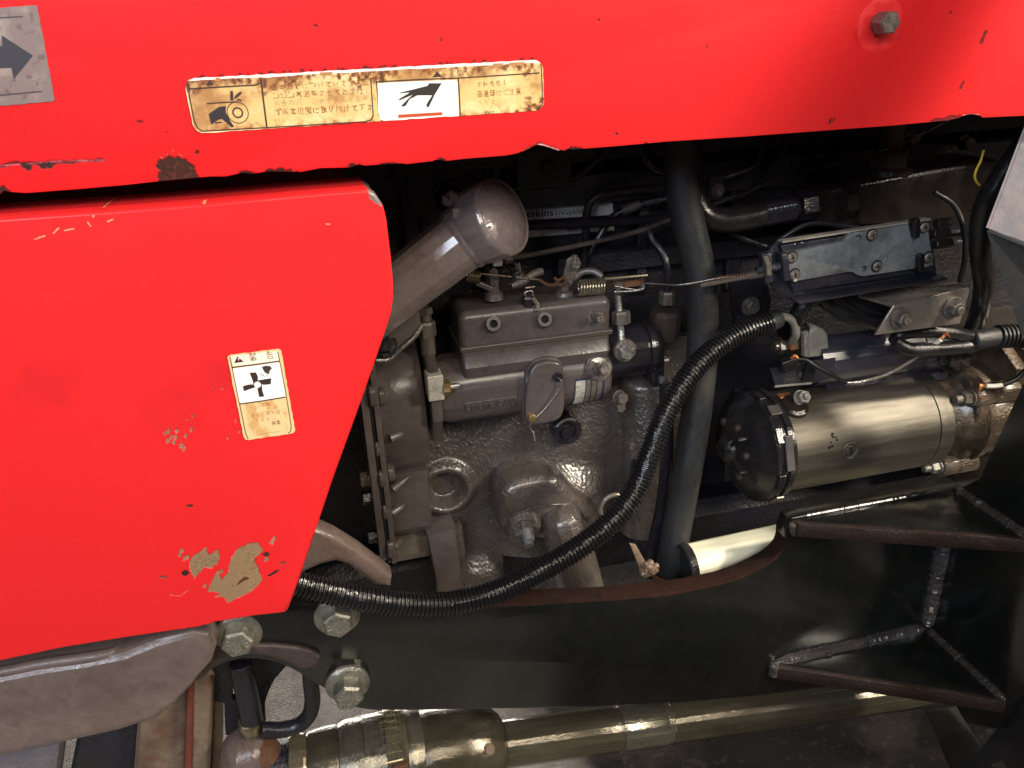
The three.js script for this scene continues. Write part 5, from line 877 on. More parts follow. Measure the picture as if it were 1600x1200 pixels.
{
  const z = -0.235, p = P(1400, 350, z), t = thing('filter_head', 'dark brown block-shaped fitting with a hex union on top, below the hood on the right', 'fitting', p);
  part(t, 'block', ext([[1343, 288], [1462, 264], [1560, 250], [1562, 330], [1462, 345], [1343, 352]], z, 0.09, 0.004), M.bakelite);
  part(t, 'side_block', ext([[1274, 300], [1310, 292], [1338, 290], [1338, 350], [1276, 352]], z - 0.01, 0.06, 0.004), M.bakelite);
  part(t, 'hex_union', [hex(P(1388, 262, z - 0.035), YA, 0.047, 0.026, 0.3), cyl(P(1388, 236, z - 0.036), YA, 0.05, 0.017)], M.union_brown);
  part(t, 'nut', hex(P(1312, 318, z + 0.0), XA, 0.036, 0.02, 0.3), M.bakelite);
  part(t, 'base_ring', rev(P(1388, 272, z - 0.036), YA, [[0, 0.036], [0.008, 0.036], [0.012, 0.031], [0.012, 0]], 40), M.bakelite);
}
solo('drain_hose', tube(pts3([[1640, 170, -0.06], [1600, 226, -0.075], [1562, 280, -0.085], [1542, 312, -0.09], [1533, 345, -0.095], [1531, 390, -0.1], [1537, 440, -0.11], [1532, 480, -0.14], [1522, 510, -0.18], [1508, 540, -0.22]]), 0.0125, 100, 24), M.black_rubber, 'glossy black hose running down beside the grey folded panel at right', 'hose');
pipe([[1537, 235, -0.1], [1532, 252, -0.098], [1526, 264, -0.097], [1523, 275, -0.097], [1525, 283, -0.098], [1530, 289, -0.1]], 0.0015, M.yellow_wire, 'short yellow wire beside the black hose at upper right', 'wire', 'wire', 30);

// ---------------------------------------------------------------- starter motor
{
  const z = -0.205, a = P(1197, 692, z), ax = V(1, 0.0, -0.01).normalize(), at = (k) => a.clone().addScaledVector(ax, k), L = P(1436, 660, z).x - a.x, R = 0.0745;
  const t = thing('starter_motor', 'large cylindrical starter motor with tarnished steel casing and black end cap', 'starter motor', V(a.x + L / 2, a.y - R, z));
  part(t, 'casing', rev(a, ax, [[0, 0], [0, R - 0.001], [0.001, R], [L - 0.026, R], [L - 0.0255, R - 0.0016], [L - 0.0245, R - 0.0016], [L - 0.024, R + 0.0004], [L - 0.001, R], [L, R - 0.001], [L, 0]], 96), M.starter_metal);
  // black end cap with bands
  const e = rev(at(-0.074), ax, [[0.0, 0], [0.0, 0.012], [0.006, 0.018], [0.012, 0.020], [0.016, 0.034], [0.02, 0.040], [0.026, 0.054], [0.03, 0.059], [0.040, 0.0655], [0.043, 0.0715], [0.056, 0.0735], [0.057, 0.0705], [0.062, 0.0705], [0.063, 0.0735], [0.070, 0.0735], [0.0715, 0.069], [0.076, 0.0685], [0.076, 0]].map(([q, r]) => [q, r * 1.135]), 72);
  const cap = part(t, 'end_cap', e, M.cap_black, { label: 'black end cap with clamp band' });
  const ringAt = (g, k, x) => g.applyQuaternion(new THREE.Quaternion().setFromAxisAngle(XA, k)).translate(at(x).x, a.y, z);
  part(cap, 'cover_band', rev(at(-0.029), ax, [[0, 0.0800], [0.001, 0.0820], [0.010, 0.0820], [0.011, 0.0800]], 72), M.pipe_dark);
  for (const k of [0.1, 0.95, 1.75, -0.75]) part(cap, 'vent_block', ringAt(box(V(0, 0.0835, 0), 0.011, 0.005, 0.022, 0.001), k, -0.024), M.cap_black);
  part(cap, 'band_clip', ringAt(box(V(0, 0.0848, 0), 0.012, 0.0035, 0.05, 0.0012), 1.25, -0.014), M.plate_steel); part(cap, 'band_clip', ringAt(box(V(0, 0.0848, 0), 0.012, 0.0035, 0.03, 0.0012), 2.35, -0.014), M.bracket_grey); part(cap, 'band_clip', ringAt(box(V(0, 0.0852, 0), 0.018, 0.004, 0.016, 0.0012), 0.5, -0.018), M.plate_steel);
  for (const k of [0.3, 1.35, 2.4, -0.7]) part(cap, 'end_screw', rev(at(-0.054).add(V(0, 0.041 * Math.cos(k), 0.041 * Math.sin(k))), V(-1, 0, 0), [[-0.01, 0.006], [0.005, 0.006], [0.007, 0.004], [0.007, 0]], 14), M.union_brown);
  for (const k of [0.8, 1.9, 3.0]) part(cap, 'web', ringAt(box(V(0, 0.034, 0), 0.03, 0.03, 0.006, 0.002), k, -0.052), M.cap_black);
  // casing features: field screw, terminal stud and stained notch
  const on = (px, py, h = 0) => { // point on the casing under a pixel
    const d = ray(px, py), o = eye.clone().sub(a), Y = d.y, Zz = d.z, A2 = Y * Y + Zz * Zz, B2 = 2 * (o.y * Y + o.z * Zz), C2 = o.y * o.y + o.z * o.z - (R + h) ** 2, k = (-B2 - Math.sqrt(Math.max(0, B2 * B2 - 4 * A2 * C2))) / (2 * A2);
    const p = eye.clone().addScaledVector(d, k), n = V(0, p.y - a.y, p.z - a.z).normalize(); return [p, n];
  };
  { const [p, n] = on(1329, 704); const s = part(t, 'field_screw', rev(p, n, [[-0.004, 0.0125], [0.0004, 0.0125], [0.0012, 0.0115], [0.0004, 0.0098], [-0.001, 0.0088], [0.0008, 0.0082], [0.0015, 0.007], [0.0016, 0]], 32), M.starter_metal); part(s, 'slot', box(V(0, 0, 0), 0.0042, 0.0012, 0.0105, 0.0003).applyQuaternion(new THREE.Quaternion().setFromUnitVectors(YA, n)).translate(p.x + n.x * 0.0016, p.y + n.y * 0.0016, p.z + n.z * 0.0016), M.hole_black); }
  { const [p, n] = on(1240, 634); part(t, 'cable_grommet', [rev(p.clone().addScaledVector(n, -0.004), n, [[0, 0.022], [0.006, 0.0205], [0.009, 0.016], [0.009, 0]], 30)], M.bakelite); }
  { const [p] = on(1250, 622, 0.008); bolt(t, p, V(0.1, 0.55, 0.85).normalize(), 0.017, 0.010, M.cap_grey, { name: 'terminal_nut', washer: 0.0115, stud: 0.005, studR: 0.005 }); }
  { const [p, n] = on(1226, 618, 0.004); part(t, 'copper_strap', box(V(0, 0, 0), 0.02, 0.003, 0.011, 0.001).applyQuaternion(new THREE.Quaternion().setFromUnitVectors(YA, n)).translate(p.x, p.y, p.z), M.copper); }
  for (let i = 0; i < 9; i++) { const px = 1284 + 30 * rnd(), py = 676 + 24 * rnd(), [p, n] = on(px, py); part(t, 'grease_fleck', rev(p, n, [[-0.001, 0.001 + 0.002 * rnd()], [0.0003, 0.0008 + 0.0014 * rnd()], [0.0004, 0]], 7), M.bakelite); }
  // drive end: cut-away nose, flange with lugs, gearbox
  const xE = at(L).x, F = (k, r) => V(xE + k, a.y + r * 0, z);
  part(t, 'drive_bracket', rev(at(L), ax, [[0, 0], [0, 0.05], [0.004, 0.052], [0.026, 0.056], [0.03, 0.062], [0.052, 0.066], [0.056, 0.072], [0.066, 0.072], [0.07, 0.066], [0.10, 0.07], [0.10, 0]].map(([q, r]) => [q, r * 1.12]), 64, { crease: 50 }), M.starter_cast, { label: 'oily brown cast drive end' });
  const lug = (k, ang, len, r, m = M.starter_cast) => part(t, 'flange_lug', rev(at(L + k).add(V(0, 0.079 * Math.sin(ang), 0.079 * Math.cos(ang))), ax, [[0, 0], [0, r * 0.9], [0.002, r], [len * 0.4, r], [len * 0.42, r * 0.93], [len * 0.47, r * 0.93], [len * 0.5, r * 1.02], [len, r * 1.05], [len, 0]], 28, { crease: 45 }), m);
  const nut = (k, ang, af, m) => { const p = at(L + k).add(V(0, 0.079 * Math.sin(ang), 0.079 * Math.cos(ang))); bolt(t, p, ax.clone().negate(), af, 0.012, m, { name: 'nut', washer: af * 0.72, stud: 0.012, studR: af * 0.33, spin: ang }); };
  lug(0.030, 0.75, 0.075, 0.0165); nut(0.030, 0.75, 0.0195, M.old_bolt);
  lug(0.010, -0.95, 0.06, 0.0155); nut(0.010, -0.95, 0.0165, M.chromate);
  lug(0.02, 1.9, 0.08, 0.018);
  // lug ears joining the flange
  part(t, 'flange_web', extX([[a.y + 0.085, z - 0.02], [a.y + 0.075, z + 0.045], [a.y + 0.045, z + 0.068], [a.y, z + 0.064], [a.y - 0.05, z + 0.055], [a.y - 0.075, z + 0.03], [a.y - 0.08, z - 0.03]], xE + 0.036, xE + 0.058, 0.006, { spline: true, seg: 4 }), M.starter_cast);
}
{
  const z = -0.235, a = P(1262, 563, z + 0.012), L = P(1462, 540, z).x - a.x, R = 0.0395;
  const t = thing('starter_solenoid', 'dark blue-grey solenoid cylinder above the starter motor with pale end block', 'solenoid', V(a.x + L / 2, a.y - R, z));
  part(t, 'barrel', rev(a, XA, [[0, 0], [0, R], [L * 0.72, R], [L * 0.725, R - 0.001], [L * 0.735, R - 0.001], [L * 0.74, R + 0.001], [L, R + 0.001], [L, 0]], 60), M.solenoid_blue);
  part(t, 'saddle', extX([[a.y - 0.02, z - 0.03], [a.y - 0.02, z + 0.028], [a.y - 0.05, z + 0.04], [a.y - 0.05, z - 0.03]], a.x + 0.02, a.x + L + 0.01, 0.004), M.pipe_dark);
  const cz = z + 0.034;
  const cb = part(t, 'end_block', ext([[1268, 516], [1276, 510], [1288, 514], [1294, 522], [1298, 556], [1264, 560], [1262, 530]], cz + 0.006, 0.05, 0.004, { seg: 3 }), M.cap_grey, { label: 'pale moulded end block' });
  part(cb, 'end_block_rib', ext([[1240, 512], [1262, 506], [1270, 514], [1266, 556], [1244, 556]], cz + 0.002, 0.05, 0.005), M.bakelite);
  part(cb, 'moulded_step', ext([[1256, 522], [1264, 518], [1264, 558], [1257, 558]], cz + 0.009, 0.04, 0.002), M.cap_grey);
  part(t, 'main_terminal', [hex(P(1234, 540, cz + 0.004), XA, 0.017, 0.009), cyl(P(1208, 542, cz + 0.004), XA, 0.03, 0.0075), hex(P(1214, 541, cz + 0.004), XA, 0.021, 0.008, 0.1)], M.starter_cast);
  part(t, 'copper_link', box(P(1238, 536, cz + 0.012), 0.008, 0.02, 0.006, 0.002), M.copper);
  part(t, 'terminal_plate', ext([[1203, 576], [1262, 566], [1306, 560], [1304, 590], [1270, 600], [1212, 604]], cz + 0.022, 0.004, 0.001), M.actuator_dark, { label: 'black terminal plate with a pale rim' });
  part(t, 'plate_lip', span(P(1210, 604, cz + 0.022), P(1268, 598.5, cz + 0.022), 0.0018), M.cap_grey);
  part(t, 'spade_terminal', [box(P(1232, 568, cz + 0.03), 0.026, 0.022, 0.014, 0.004, [0.3, 0, 0.3]), box(P(1264, 580, cz + 0.028), 0.018, 0.03, 0.01, 0.004, [0, 0, -0.25])], M.black_plastic);
  part(t, 'small_screw', rev(P(1252, 586, cz + 0.024), Z, [[0, 0.005], [0.003, 0.004], [0.0032, 0]], 14), M.old_bolt);
  bolt(t, P(1490, 562, z + 0.06), V(-0.3, 0.3, 0.9).normalize(), 0.03, 0.018, M.bakelite, { washer: 0.021, spin: 0.6 });
}
{
  const x0 = P(1528, 640, -0.2).x, p = P(1560, 740, -0.2), t = thing('bell_housing', 'oily brown bell housing at the right end of the starter', 'housing', p);
  const yU = P(1540, 548, -0.16).y, yD = P(1540, 760, -0.16).y;
  part(t, 'mating_flange', extX([[yU - 0.02, -0.36], [yU, -0.19], [yU - 0.03, -0.145], [(yU + yD) / 2, -0.14], [yD + 0.02, -0.15], [yD - 0.02, -0.2], [yD - 0.02, -0.36]], x0 - 0.004, x0 + 0.016, 0.003), M.starter_cast);
  part(t, 'gasket', extX([[yU - 0.02, -0.36], [yU - 0.004, -0.19], [(yU + yD) / 2, -0.148], [yD, -0.17], [yD, -0.36]], x0 + 0.0165, x0 + 0.0215, 0.0006), M.hole_black);
  part(t, 'housing_wall', extX([[yU - 0.02, -0.36], [yU, -0.18], [yU - 0.03, -0.132], [(yU + yD) / 2, -0.126], [yD + 0.02, -0.14], [yD - 0.02, -0.2], [yD - 0.02, -0.36]], x0 + 0.022, x0 + 0.25, 0.006), M.starter_cast);
}

// ---------------------------------------------------------------- stop actuator: long channel box with screws
{
  const z = -0.125, p = P(1340, 440, z), t = thing('cable_actuator', 'long blue-grey metal actuator box with cross-head screws and two pins, above the starter', 'actuator', p);
  const back = [[1200, 394], [1216, 374], [1300, 362], [1452, 338], [1464, 428], [1340, 449], [1232, 466], [1206, 448]];
  part(t, 'back_plate', ext(back, z - 0.012, 0.004, 0.001), M.actuator_dark);
  // channel flanges above and below the cover
  const flange = (pts, d, m) => { const q = pts.map(([a, b]) => P(a, b, z - 0.012)); return part(t, 'channel_flange', extrude(shapeOf([[q[0].x, q[0].y], [q[1].x, q[1].y], [q[1].x, q[1].y - 0.0026], [q[0].x, q[0].y - 0.0026]]), d, 0.0006).translate(0, 0, z - 0.012), m); };
  flange([[1216, 374], [1446, 339]], 0.010, M.cap_grey); flange([[1232, 464], [1460, 427]], 0.024, M.actuator_dark);
  part(t, 'base_rail', ext([[1220, 384], [1440, 350], [1458, 424], [1240, 456]], z - 0.004, 0.008, 0.001), M.actuator_dark);
  const cover = [[1228, 396], [1318, 378], [1324, 370], [1334, 364], [1420, 350.5], [1424, 366], [1434, 364], [1432, 349], [1449, 346], [1459, 415], [1443, 418], [1440, 402], [1430, 404], [1432, 419], [1350, 432], [1342, 431], [1332, 425], [1320, 426], [1242, 440], [1229, 436]];
  part(t, 'cover', ext(cover, z + 0.004, 0.0075, 0.0012, { round: [[1342, 371.5, 0.0052], [1350, 420, 0.0052]] }), M.actuator_metal, { label: 'bare blue-grey cover plate with two holes' });
  part(t, 'cover_end', ext([[1222, 398], [1232, 396], [1236, 438], [1226, 440]], z + 0.006, 0.016, 0.001), M.actuator_dark);
  for (const [a, b] of [[1429, 356], [1436, 410]]) part(t, 'hook_tab', box(P(a, b, z + 0.006), 0.0085, 0.024, 0.012, 0.002, [0, 0, 0.16]), M.black_plastic);
  for (const [a, b, c, d] of [[1420, 352, 1424, 366], [1432, 404, 1436, 418]]) part(t, 'slot', span(P(a, b, z + 0.0035), P(c, d, z + 0.0035), 0.0016), M.hole_black);
  for (const [a, b] of [[1237, 402], [1241, 429], [1362, 367], [1370, 416], [1444, 355], [1450, 402]]) {
    const c = P(a, b, z + 0.0045), s = part(t, 'screw', rev(c, Z, [[0, 0.0063], [0.0015, 0.0062], [0.003, 0.0048], [0.0034, 0]], 22), M.bracket_grey);
    for (const k of [0, 1]) part(s, 'cross_slot', box(V(c.x, c.y, c.z + 0.0034), k ? 0.0012 : 0.0062, k ? 0.0062 : 0.0012, 0.0012, 0.0002, [0, 0, 0.35]), M.hole_black);
    part(s, 'seat', rev(c, Z, [[-0.0002, 0.0082], [0.0004, 0.008], [0.0004, 0]], 22), M.hole_black);
  }
  part(t, 'rim_screw', rev(P(1242, 437, z + 0.005), Z, [[0, 0.003], [0.002, 0.002], [0.002, 0]], 12), M.alu_white);
  for (const [a, b, l] of [[1456, 366, 0], [1460, 382, 0]]) { const q0 = P(a, b, z - 0.004); part(t, 'plug_body', cyl(q0, V(1, 0.02, 0.05), 0.024, 0.0062), M.bakelite); part(t, 'pin', cyl(q0.clone().add(V(0.022, 0.0005, 0.001)), V(1, 0.02, 0.05), 0.017, 0.0026, 0.0006, 14), M.actuator_metal); }
  part(t, 'plug_body', cyl(P(1462, 350, z - 0.016), V(1, 0.02, 0.05), 0.02, 0.007), M.bakelite);
  // gland with adjuster nut on the left
  const g0 = P(1226, 414, z - 0.002), gd = P(1110, 437, z - 0.02).sub(g0).normalize();
  const thr = []; const TL = 0.035; for (let i = 0; i <= 24; i++) thr.push([(TL * i) / 24, 0.0052 + (i % 2) * 0.0007]);
  part(t, 'threaded_sleeve', rev(g0, gd, [[0, 0], ...thr, [TL, 0]], 18), M.actuator_dark);
  part(t, 'lock_nut', hex(P(1200, 416, z - 0.002), gd, 0.024, 0.006, 0.2), M.bracket_grey); part(t, 'gland_plate', ext([[1190, 398], [1206, 394], [1210, 440], [1196, 444]], z - 0.003, 0.01, 0.001), M.actuator_dark);
  part(t, 'cable_end', rev(P(1196, 426, z - 0.008), gd, [[0, 0.0056], [0.02, 0.005], [0.024, 0.0036], [0.08, 0.003], [0.082, 0.0018]], 14), M.cable_tan);
  part(t, 'spring_tail', coil(P(1186, 428, z - 0.01), P(1118, 436, z - 0.02), 0.0032, 0.0007, 16, 6), M.rust_metal);
}
{
  const z = -0.112, f = [[1397, 477], [1517, 448], [1500, 506], [1368, 524]], p = P(1440, 510, z), t = thing('angle_bracket', 'folded grey steel bracket with two rusty bolts below the actuator box', 'bracket', p);
  part(t, 'front_leg', ext(f, z, 0.004, 0.0012, { seg: 3 }), M.bracket_grey);
  const a = P(1397, 477, z), b = P(1517, 448, z), c = PY(1460, 428, a.y), d = PY(1342, 453, a.y);
  const topG = extY([[a.x, z - 0.0015], [b.x, z - 0.0015], [b.x - 0.004, z - 0.055], [a.x - 0.012, z - 0.055]], -0.004, 0, 0.0012);
  topG.applyMatrix4(new THREE.Matrix4().makeTranslation(-a.x, 0, 0)).rotateZ(Math.atan2(b.y - a.y, b.x - a.x)).translate(a.x, a.y, 0);
  part(t, 'top_leg', topG, M.bracket_grey);
  for (const [x, y] of [[1405, 496], [1487, 480]]) bolt(t, P(x, y, z), Z, 0.018, 0.010, M.old_bolt, { washer: 0.0148, washerH: 0.004, stud: 0.004, studR: 0.0055, spin: x });
}
// ---------------------------------------------------------------- sleeves and wires
{
  const r = 0.0145, list = [[395, 900, -0.034], [440, 906, -0.035], [470, 914, -0.035], [520, 926, -0.034], [580, 938, -0.033], [645, 945, -0.033], [710, 942, -0.034], [775, 925, -0.037], [840, 893, -0.044], [905, 855, -0.055], [958, 812, -0.068], [995, 762, -0.085], [1018, 705, -0.1], [1038, 650, -0.115], [1068, 598, -0.13], [1105, 555, -0.142], [1150, 523, -0.15], [1204, 502, -0.155]];
  const t = thing('corrugated_sleeve', 'long black ribbed cable sleeve sweeping from the red panel up to the solenoid', 'cable sleeve', P(700, 960, -0.034));
  part(t, 'sleeve', corrugated(pts3(list), r, 0.0050), M.black_plastic);
  const e = P(1200, 504, -0.155), d = P(1226, 494, -0.158).sub(e);
  part(t, 'tape_end', rev(e, d, [[-0.002, 0], [-0.002, 0.0135], [0.015, 0.0125], [0.018, 0.011], [0.018, 0]], 24), M.rubber);
  part(t, 'cable_core', tube(pts3([[1204, 502, -0.155], [1226, 495, -0.16], [1240, 504, -0.166], [1244, 520, -0.17], [1238, 534, -0.185]]), 0.0055, 30), M.cap_grey);
}
solo('battery_cable', [tube(pts3([[1300, 452, -0.17], [1276, 462, -0.168], [1256, 476, -0.166], [1246, 492, -0.168]]), 0.0112, 40, 16), rev(P(1247, 490, -0.168), P(1236, 530, -0.18).sub(P(1247, 490, -0.168)), [[0, 0.0116], [0.012, 0.0108], [0.02, 0.006], [0.034, 0.004], [0.034, 0]], 20)], M.black_rubber, 'black boot and cable dropping from under the actuator onto the terminal', 'cable');
solo('wiring_loom', [tube(pts3([[1276, 455, -0.18], [1292, 474, -0.17], [1318, 492, -0.165], [1350, 502, -0.165], [1400, 512, -0.168]]), 0.0092, 50, 16), tube(pts3([[1310, 455, -0.19], [1340, 476, -0.185], [1380, 490, -0.18], [1420, 505, -0.175]]), 0.012, 40, 16)], M.black_rubber, 'dark cables looping behind the angle bracket', 'cable');
{
  const t = thing('cable_bundle', 'bundle of black cables entering a short ribbed sleeve at the right edge', 'cable bundle', P(1480, 545, -0.135));
  part(t, 'cable', tube(pts3([[1398, 534, -0.14], [1420, 545, -0.132], [1460, 546, -0.128], [1510, 542, -0.126], [1550, 532, -0.125]]), 0.0088, 50, 16), M.black_rubber);
  part(t, 'cable', tube(pts3([[1398, 534, -0.15], [1404, 524, -0.146], [1440, 518, -0.140], [1486, 520, -0.134], [1520, 526, -0.13], [1552, 527, -0.125]]), 0.009, 50, 16), M.black_rubber);
  part(t, 'tape_wrap', tube(pts3([[1520, 532, -0.127], [1540, 529, -0.126], [1562, 526, -0.125]]), 0.0135, 24, 20), M.rubber);
  part(t, 'sleeve', corrugated(pts3([[1558, 526, -0.125], [1585, 525, -0.12], [1620, 528, -0.11], [1660, 540, -0.1]]), 0.0165, 0.0058), M.rubber);
}
{
  const z = -0.16, t = thing('ignition_wire', 'thin black and white wire with bare copper end, hanging in a V over the starter', 'wire', P(1325, 600, z));
  part(t, 'insulation', tube(pts3([[1240, 562, z - 0.01], [1258, 562, z - 0.005], [1274, 572, z], [1300, 586, z + 0.002], [1322, 598, z + 0.004]]), 0.0027, 40, 10), M.wire_black);
  part(t, 'insulation', tube(pts3([[1322, 598, z + 0.004], [1336, 598, z + 0.005], [1352, 595, z + 0.006]]), 0.0026, 20, 10), M.zinc);
  part(t, 'insulation', tube(pts3([[1350, 595.5, z + 0.006], [1385, 585, z + 0.01], [1420, 566, z + 0.016], [1442, 551, z + 0.022]]), 0.0025, 30, 10), M.bracket_grey);
  part(t, 'white_end', tube(pts3([[1438, 553, z + 0.021], [1455, 541, z + 0.028], [1470, 531, z + 0.036]]), 0.0033, 20, 10), M.white_wire);
  part(t, 'copper_strands', [0, 1, 2, 3].map((k) => tube(pts3([[1466, 533, z + 0.035], [1476 + k, 526 - k * 2, z + 0.037], [1478 + 2 * k, 519 + 3 * k, z + 0.038]]), 0.0011, 12, 6)), M.copper);
  part(t, 'copper_strands', tube(pts3([[1236, 560, z - 0.006], [1242, 556, z - 0.004], [1246, 560, z - 0.002]]), 0.0024, 12, 8), M.copper);
}
{
  const z = -0.095, t = thing('sender_wire', 'black wire with white and bare copper end coming in from the right edge', 'wire', P(1570, 604, z));
  part(t, 'insulation', tube(pts3([[1690, 500, z + 0.02], [1640, 545, z + 0.015], [1606, 576, z + 0.008], [1588, 592, z + 0.004], [1566, 601, z]]), 0.0037, 40, 12), M.wire_black);
  part(t, 'white_end', tube(pts3([[1568, 601, z], [1555, 603, z], [1541, 603, z - 0.002]]), 0.0032, 16, 10), M.white_wire);
  part(t, 'copper_strands', [0, 1, 2, 3].map((k) => tube(pts3([[1544, 603, z - 0.002], [1536, 601 + k, z - 0.003], [1530, 599 + 3 * k, z - 0.004]]), 0.0012, 12, 6)).concat([tube(pts3([[1532, 608, z - 0.004], [1529, 616, z - 0.006], [1533, 624, z - 0.008]]), 0.001, 14, 6)]), M.copper);
}
// ---------------------------------------------------------------- folded grey sheet at the right edge
{
  const z = 0.03, t = thing('folded_cover', 'dented lilac-grey folded sheet metal cover at the right edge', 'cover', P(1580, 380, z));
  // two faces folded along a line: every corner has its own distance
  const facet = (list, th) => { const p = list.map(([a, b, c]) => P(a, b, c)), n = p[1].clone().sub(p[0]).cross(p[2].clone().sub(p[0])).normalize(); if (n.z < 0) n.negate(); const q = p.map((v) => v.clone().addScaledVector(n, -th)), pos = [], tri = (a, b, c) => pos.push(...a.toArray(), ...b.toArray(), ...c.toArray()); for (let k = 1; k + 1 < p.length; k++) { tri(p[0], p[k], p[k + 1]); tri(q[0], q[k + 1], q[k]); } p.forEach((v, k) => { const m = (k + 1) % p.length; tri(v, q[k], p[m]); tri(p[m], q[k], q[m]); }); const g = new THREE.BufferGeometry(); g.setAttribute('position', new THREE.Float32BufferAttribute(pos, 3)); g.computeVertexNormals(); return g; };
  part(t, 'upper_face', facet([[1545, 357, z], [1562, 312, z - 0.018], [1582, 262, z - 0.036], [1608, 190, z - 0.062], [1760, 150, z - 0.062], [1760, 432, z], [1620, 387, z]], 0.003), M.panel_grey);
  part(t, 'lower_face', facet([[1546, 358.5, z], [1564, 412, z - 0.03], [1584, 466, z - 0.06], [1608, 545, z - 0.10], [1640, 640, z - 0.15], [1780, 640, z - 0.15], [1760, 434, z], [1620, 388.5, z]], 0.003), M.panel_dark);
}
// ---------------------------------------------------------------- cream pipe behind the rail
{
  const a = P(1073, 884, -0.13), d = V(1, 0.012, -0.02), t = thing('cream_pipe', 'pale cream plastic pipe lying behind the chassis rail', 'pipe', a);
  part(t, 'tube', cyl(a, d, 0.34, 0.03, 0.002, 40), M.cream); part(t, 'end_ring', rev(a, d, [[-0.006, 0.026], [-0.006, 0.031], [0, 0.0325], [0.004, 0.0325], [0.004, 0.0305]], 36), M.black_rubber);
  part(t, 'inner_bore', rev(a.clone().addScaledVector(d, -0.002), d, [[0, 0.026], [0.001, 0]], 30), M.hole_black);
}
{
  const t = thing('debris_clump', 'tan dirt clump and brown strip on the rail, left of the grey hose', 'debris', P(1014, 895, -0.12));
  part(t, 'strip', ext([[984, 850], [994, 852], [1012, 884], [1018, 900], [1006, 904], [996, 880]], -0.10, 0.004, 0.001), M.hub_brown);
  const g = [[1012, 886, 0.008], [1020, 890, 0.007], [1006, 893, 0.0065], [1025, 884, 0.004], [1016, 880, 0.005]].map(([a, b, r], i) => { const s = new THREE.IcosahedronGeometry(r, 2), q = s.attributes.position; for (let k = 0; k < q.count; k++) { const f = 0.75 + 0.5 * vnoise(q.getX(k) * 500 + 40 + i, q.getY(k) * 500 + q.getZ(k) * 300 + 40, 512); q.setXYZ(k, q.getX(k) * f, q.getY(k) * f, q.getZ(k) * f); } s.computeVertexNormals(); const c = P(a, b, -0.095); return s.translate(c.x, c.y, c.z); });
  part(t, 'dirt', g, M.hub_brown);
}
// ---------------------------------------------------------------- support arm behind the red panel
solo('support_arm', ext([[440, 800], [492, 826], [520, 838], [560, 862], [613, 903], [611, 918], [588, 916], [566, 902], [545, 884], [525, 878], [500, 884], [470, 898], [440, 900]], -0.085, 0.03, 0.006, { seg: 4 }), M.axle_brown, 'brown-grey support arm emerging behind the red panel above the ribbed sleeve', 'arm');
// ---------------------------------------------------------------- axle casting, lower left
{
  const z = -0.022, t = thing('axle_bracket', 'thick grey-brown cast axle bracket under the red panel at lower left', 'bracket', P(150, 1150, z));
  const o = [[-300, 1120], [-100, 1080], [0, 1056], [60, 1044], [130, 1034], [190, 1022], [240, 1002], [300, 985], [330, 990], [338, 1015], [330, 1040], [312, 1060], [300, 1076], [270, 1108], [240, 1130], [226, 1134], [190, 1146], [150, 1155], [90, 1168], [0, 1188], [-100, 1206], [-300, 1250]];
  part(t, 'casting', ext(o, z, 0.09, 0.012, { seg: 5 }), M.axle_brown);
  const ring = [[296, 1000], [318, 1004], [345, 1014], [390, 1009], [440, 1010], [478, 1016], [500, 1028], [492, 1042], [470, 1046], [440, 1033], [410, 1026], [380, 1025], [352, 1033], [330, 1048], [308, 1064], [292, 1060]];
  part(t, 'eye_ring', ext(ring, ZR + 0.006, 0.008, 0.003, { seg: 4, spline: true }), M.eye_brown);
  part(t, 'casting_lip', tube(pts3([[-120, 1068, z - 0.008], [0, 1050, z - 0.008], [60, 1038, z - 0.008], [130, 1028, z - 0.008], [170, 1021, z - 0.010], [196, 1010, z - 0.02]]), 0.006, 40, 14), M.axle_brown);
}
// ---------------------------------------------------------------- wheel hub and steering joint, lower left
{
  const z = -0.16, t = thing('wheel_hub', 'worn brown wheel hub flange with red paint traces at the bottom left', 'hub', P(260, 1250, z));
  const q = (list, zz, d, b, m, n, l) => part(t, n, ext(list, zz, d, b, { seg: 3 }), m, l ? { label: l } : {});
  q([[220, 1040], [298, 1056], [290, 1300], [200, 1300]], z, 0.1, 0.012, M.hub_brown, 'hub_body');
  q([[296, 1050], [322, 1052], [334, 1070], [322, 1300], [286, 1300]], z + 0.014, 0.05, 0.008, M.hub_brown, 'hub_flange');
  q([[292, 1062], [303, 1060], [298, 1300], [284, 1300]], z + 0.018, 0.03, 0.003, M.red_line, 'painted_edge', 'edge with red paint traces');
  q([[335, 1040], [348, 1046], [346, 1300], [325, 1300]], z - 0.02, 0.03, 0.006, M.hub_brown, 'hub_face');
  q([[120, 1150], [222, 1120], [206, 1300], [90, 1300]], z - 0.03, 0.06, 0.01, M.block_dark, 'hub_dark_plate');  // plain dark plate beside the hub
}
solo('tyre_shoulder', ext([[-80, 1180], [40, 1172], [96, 1164], [80, 1290], [-120, 1290]], -0.19, 0.05, 0.012), M.panel_grey, 'dusty pale grey rubber surface at the bottom left corner', 'tyre');
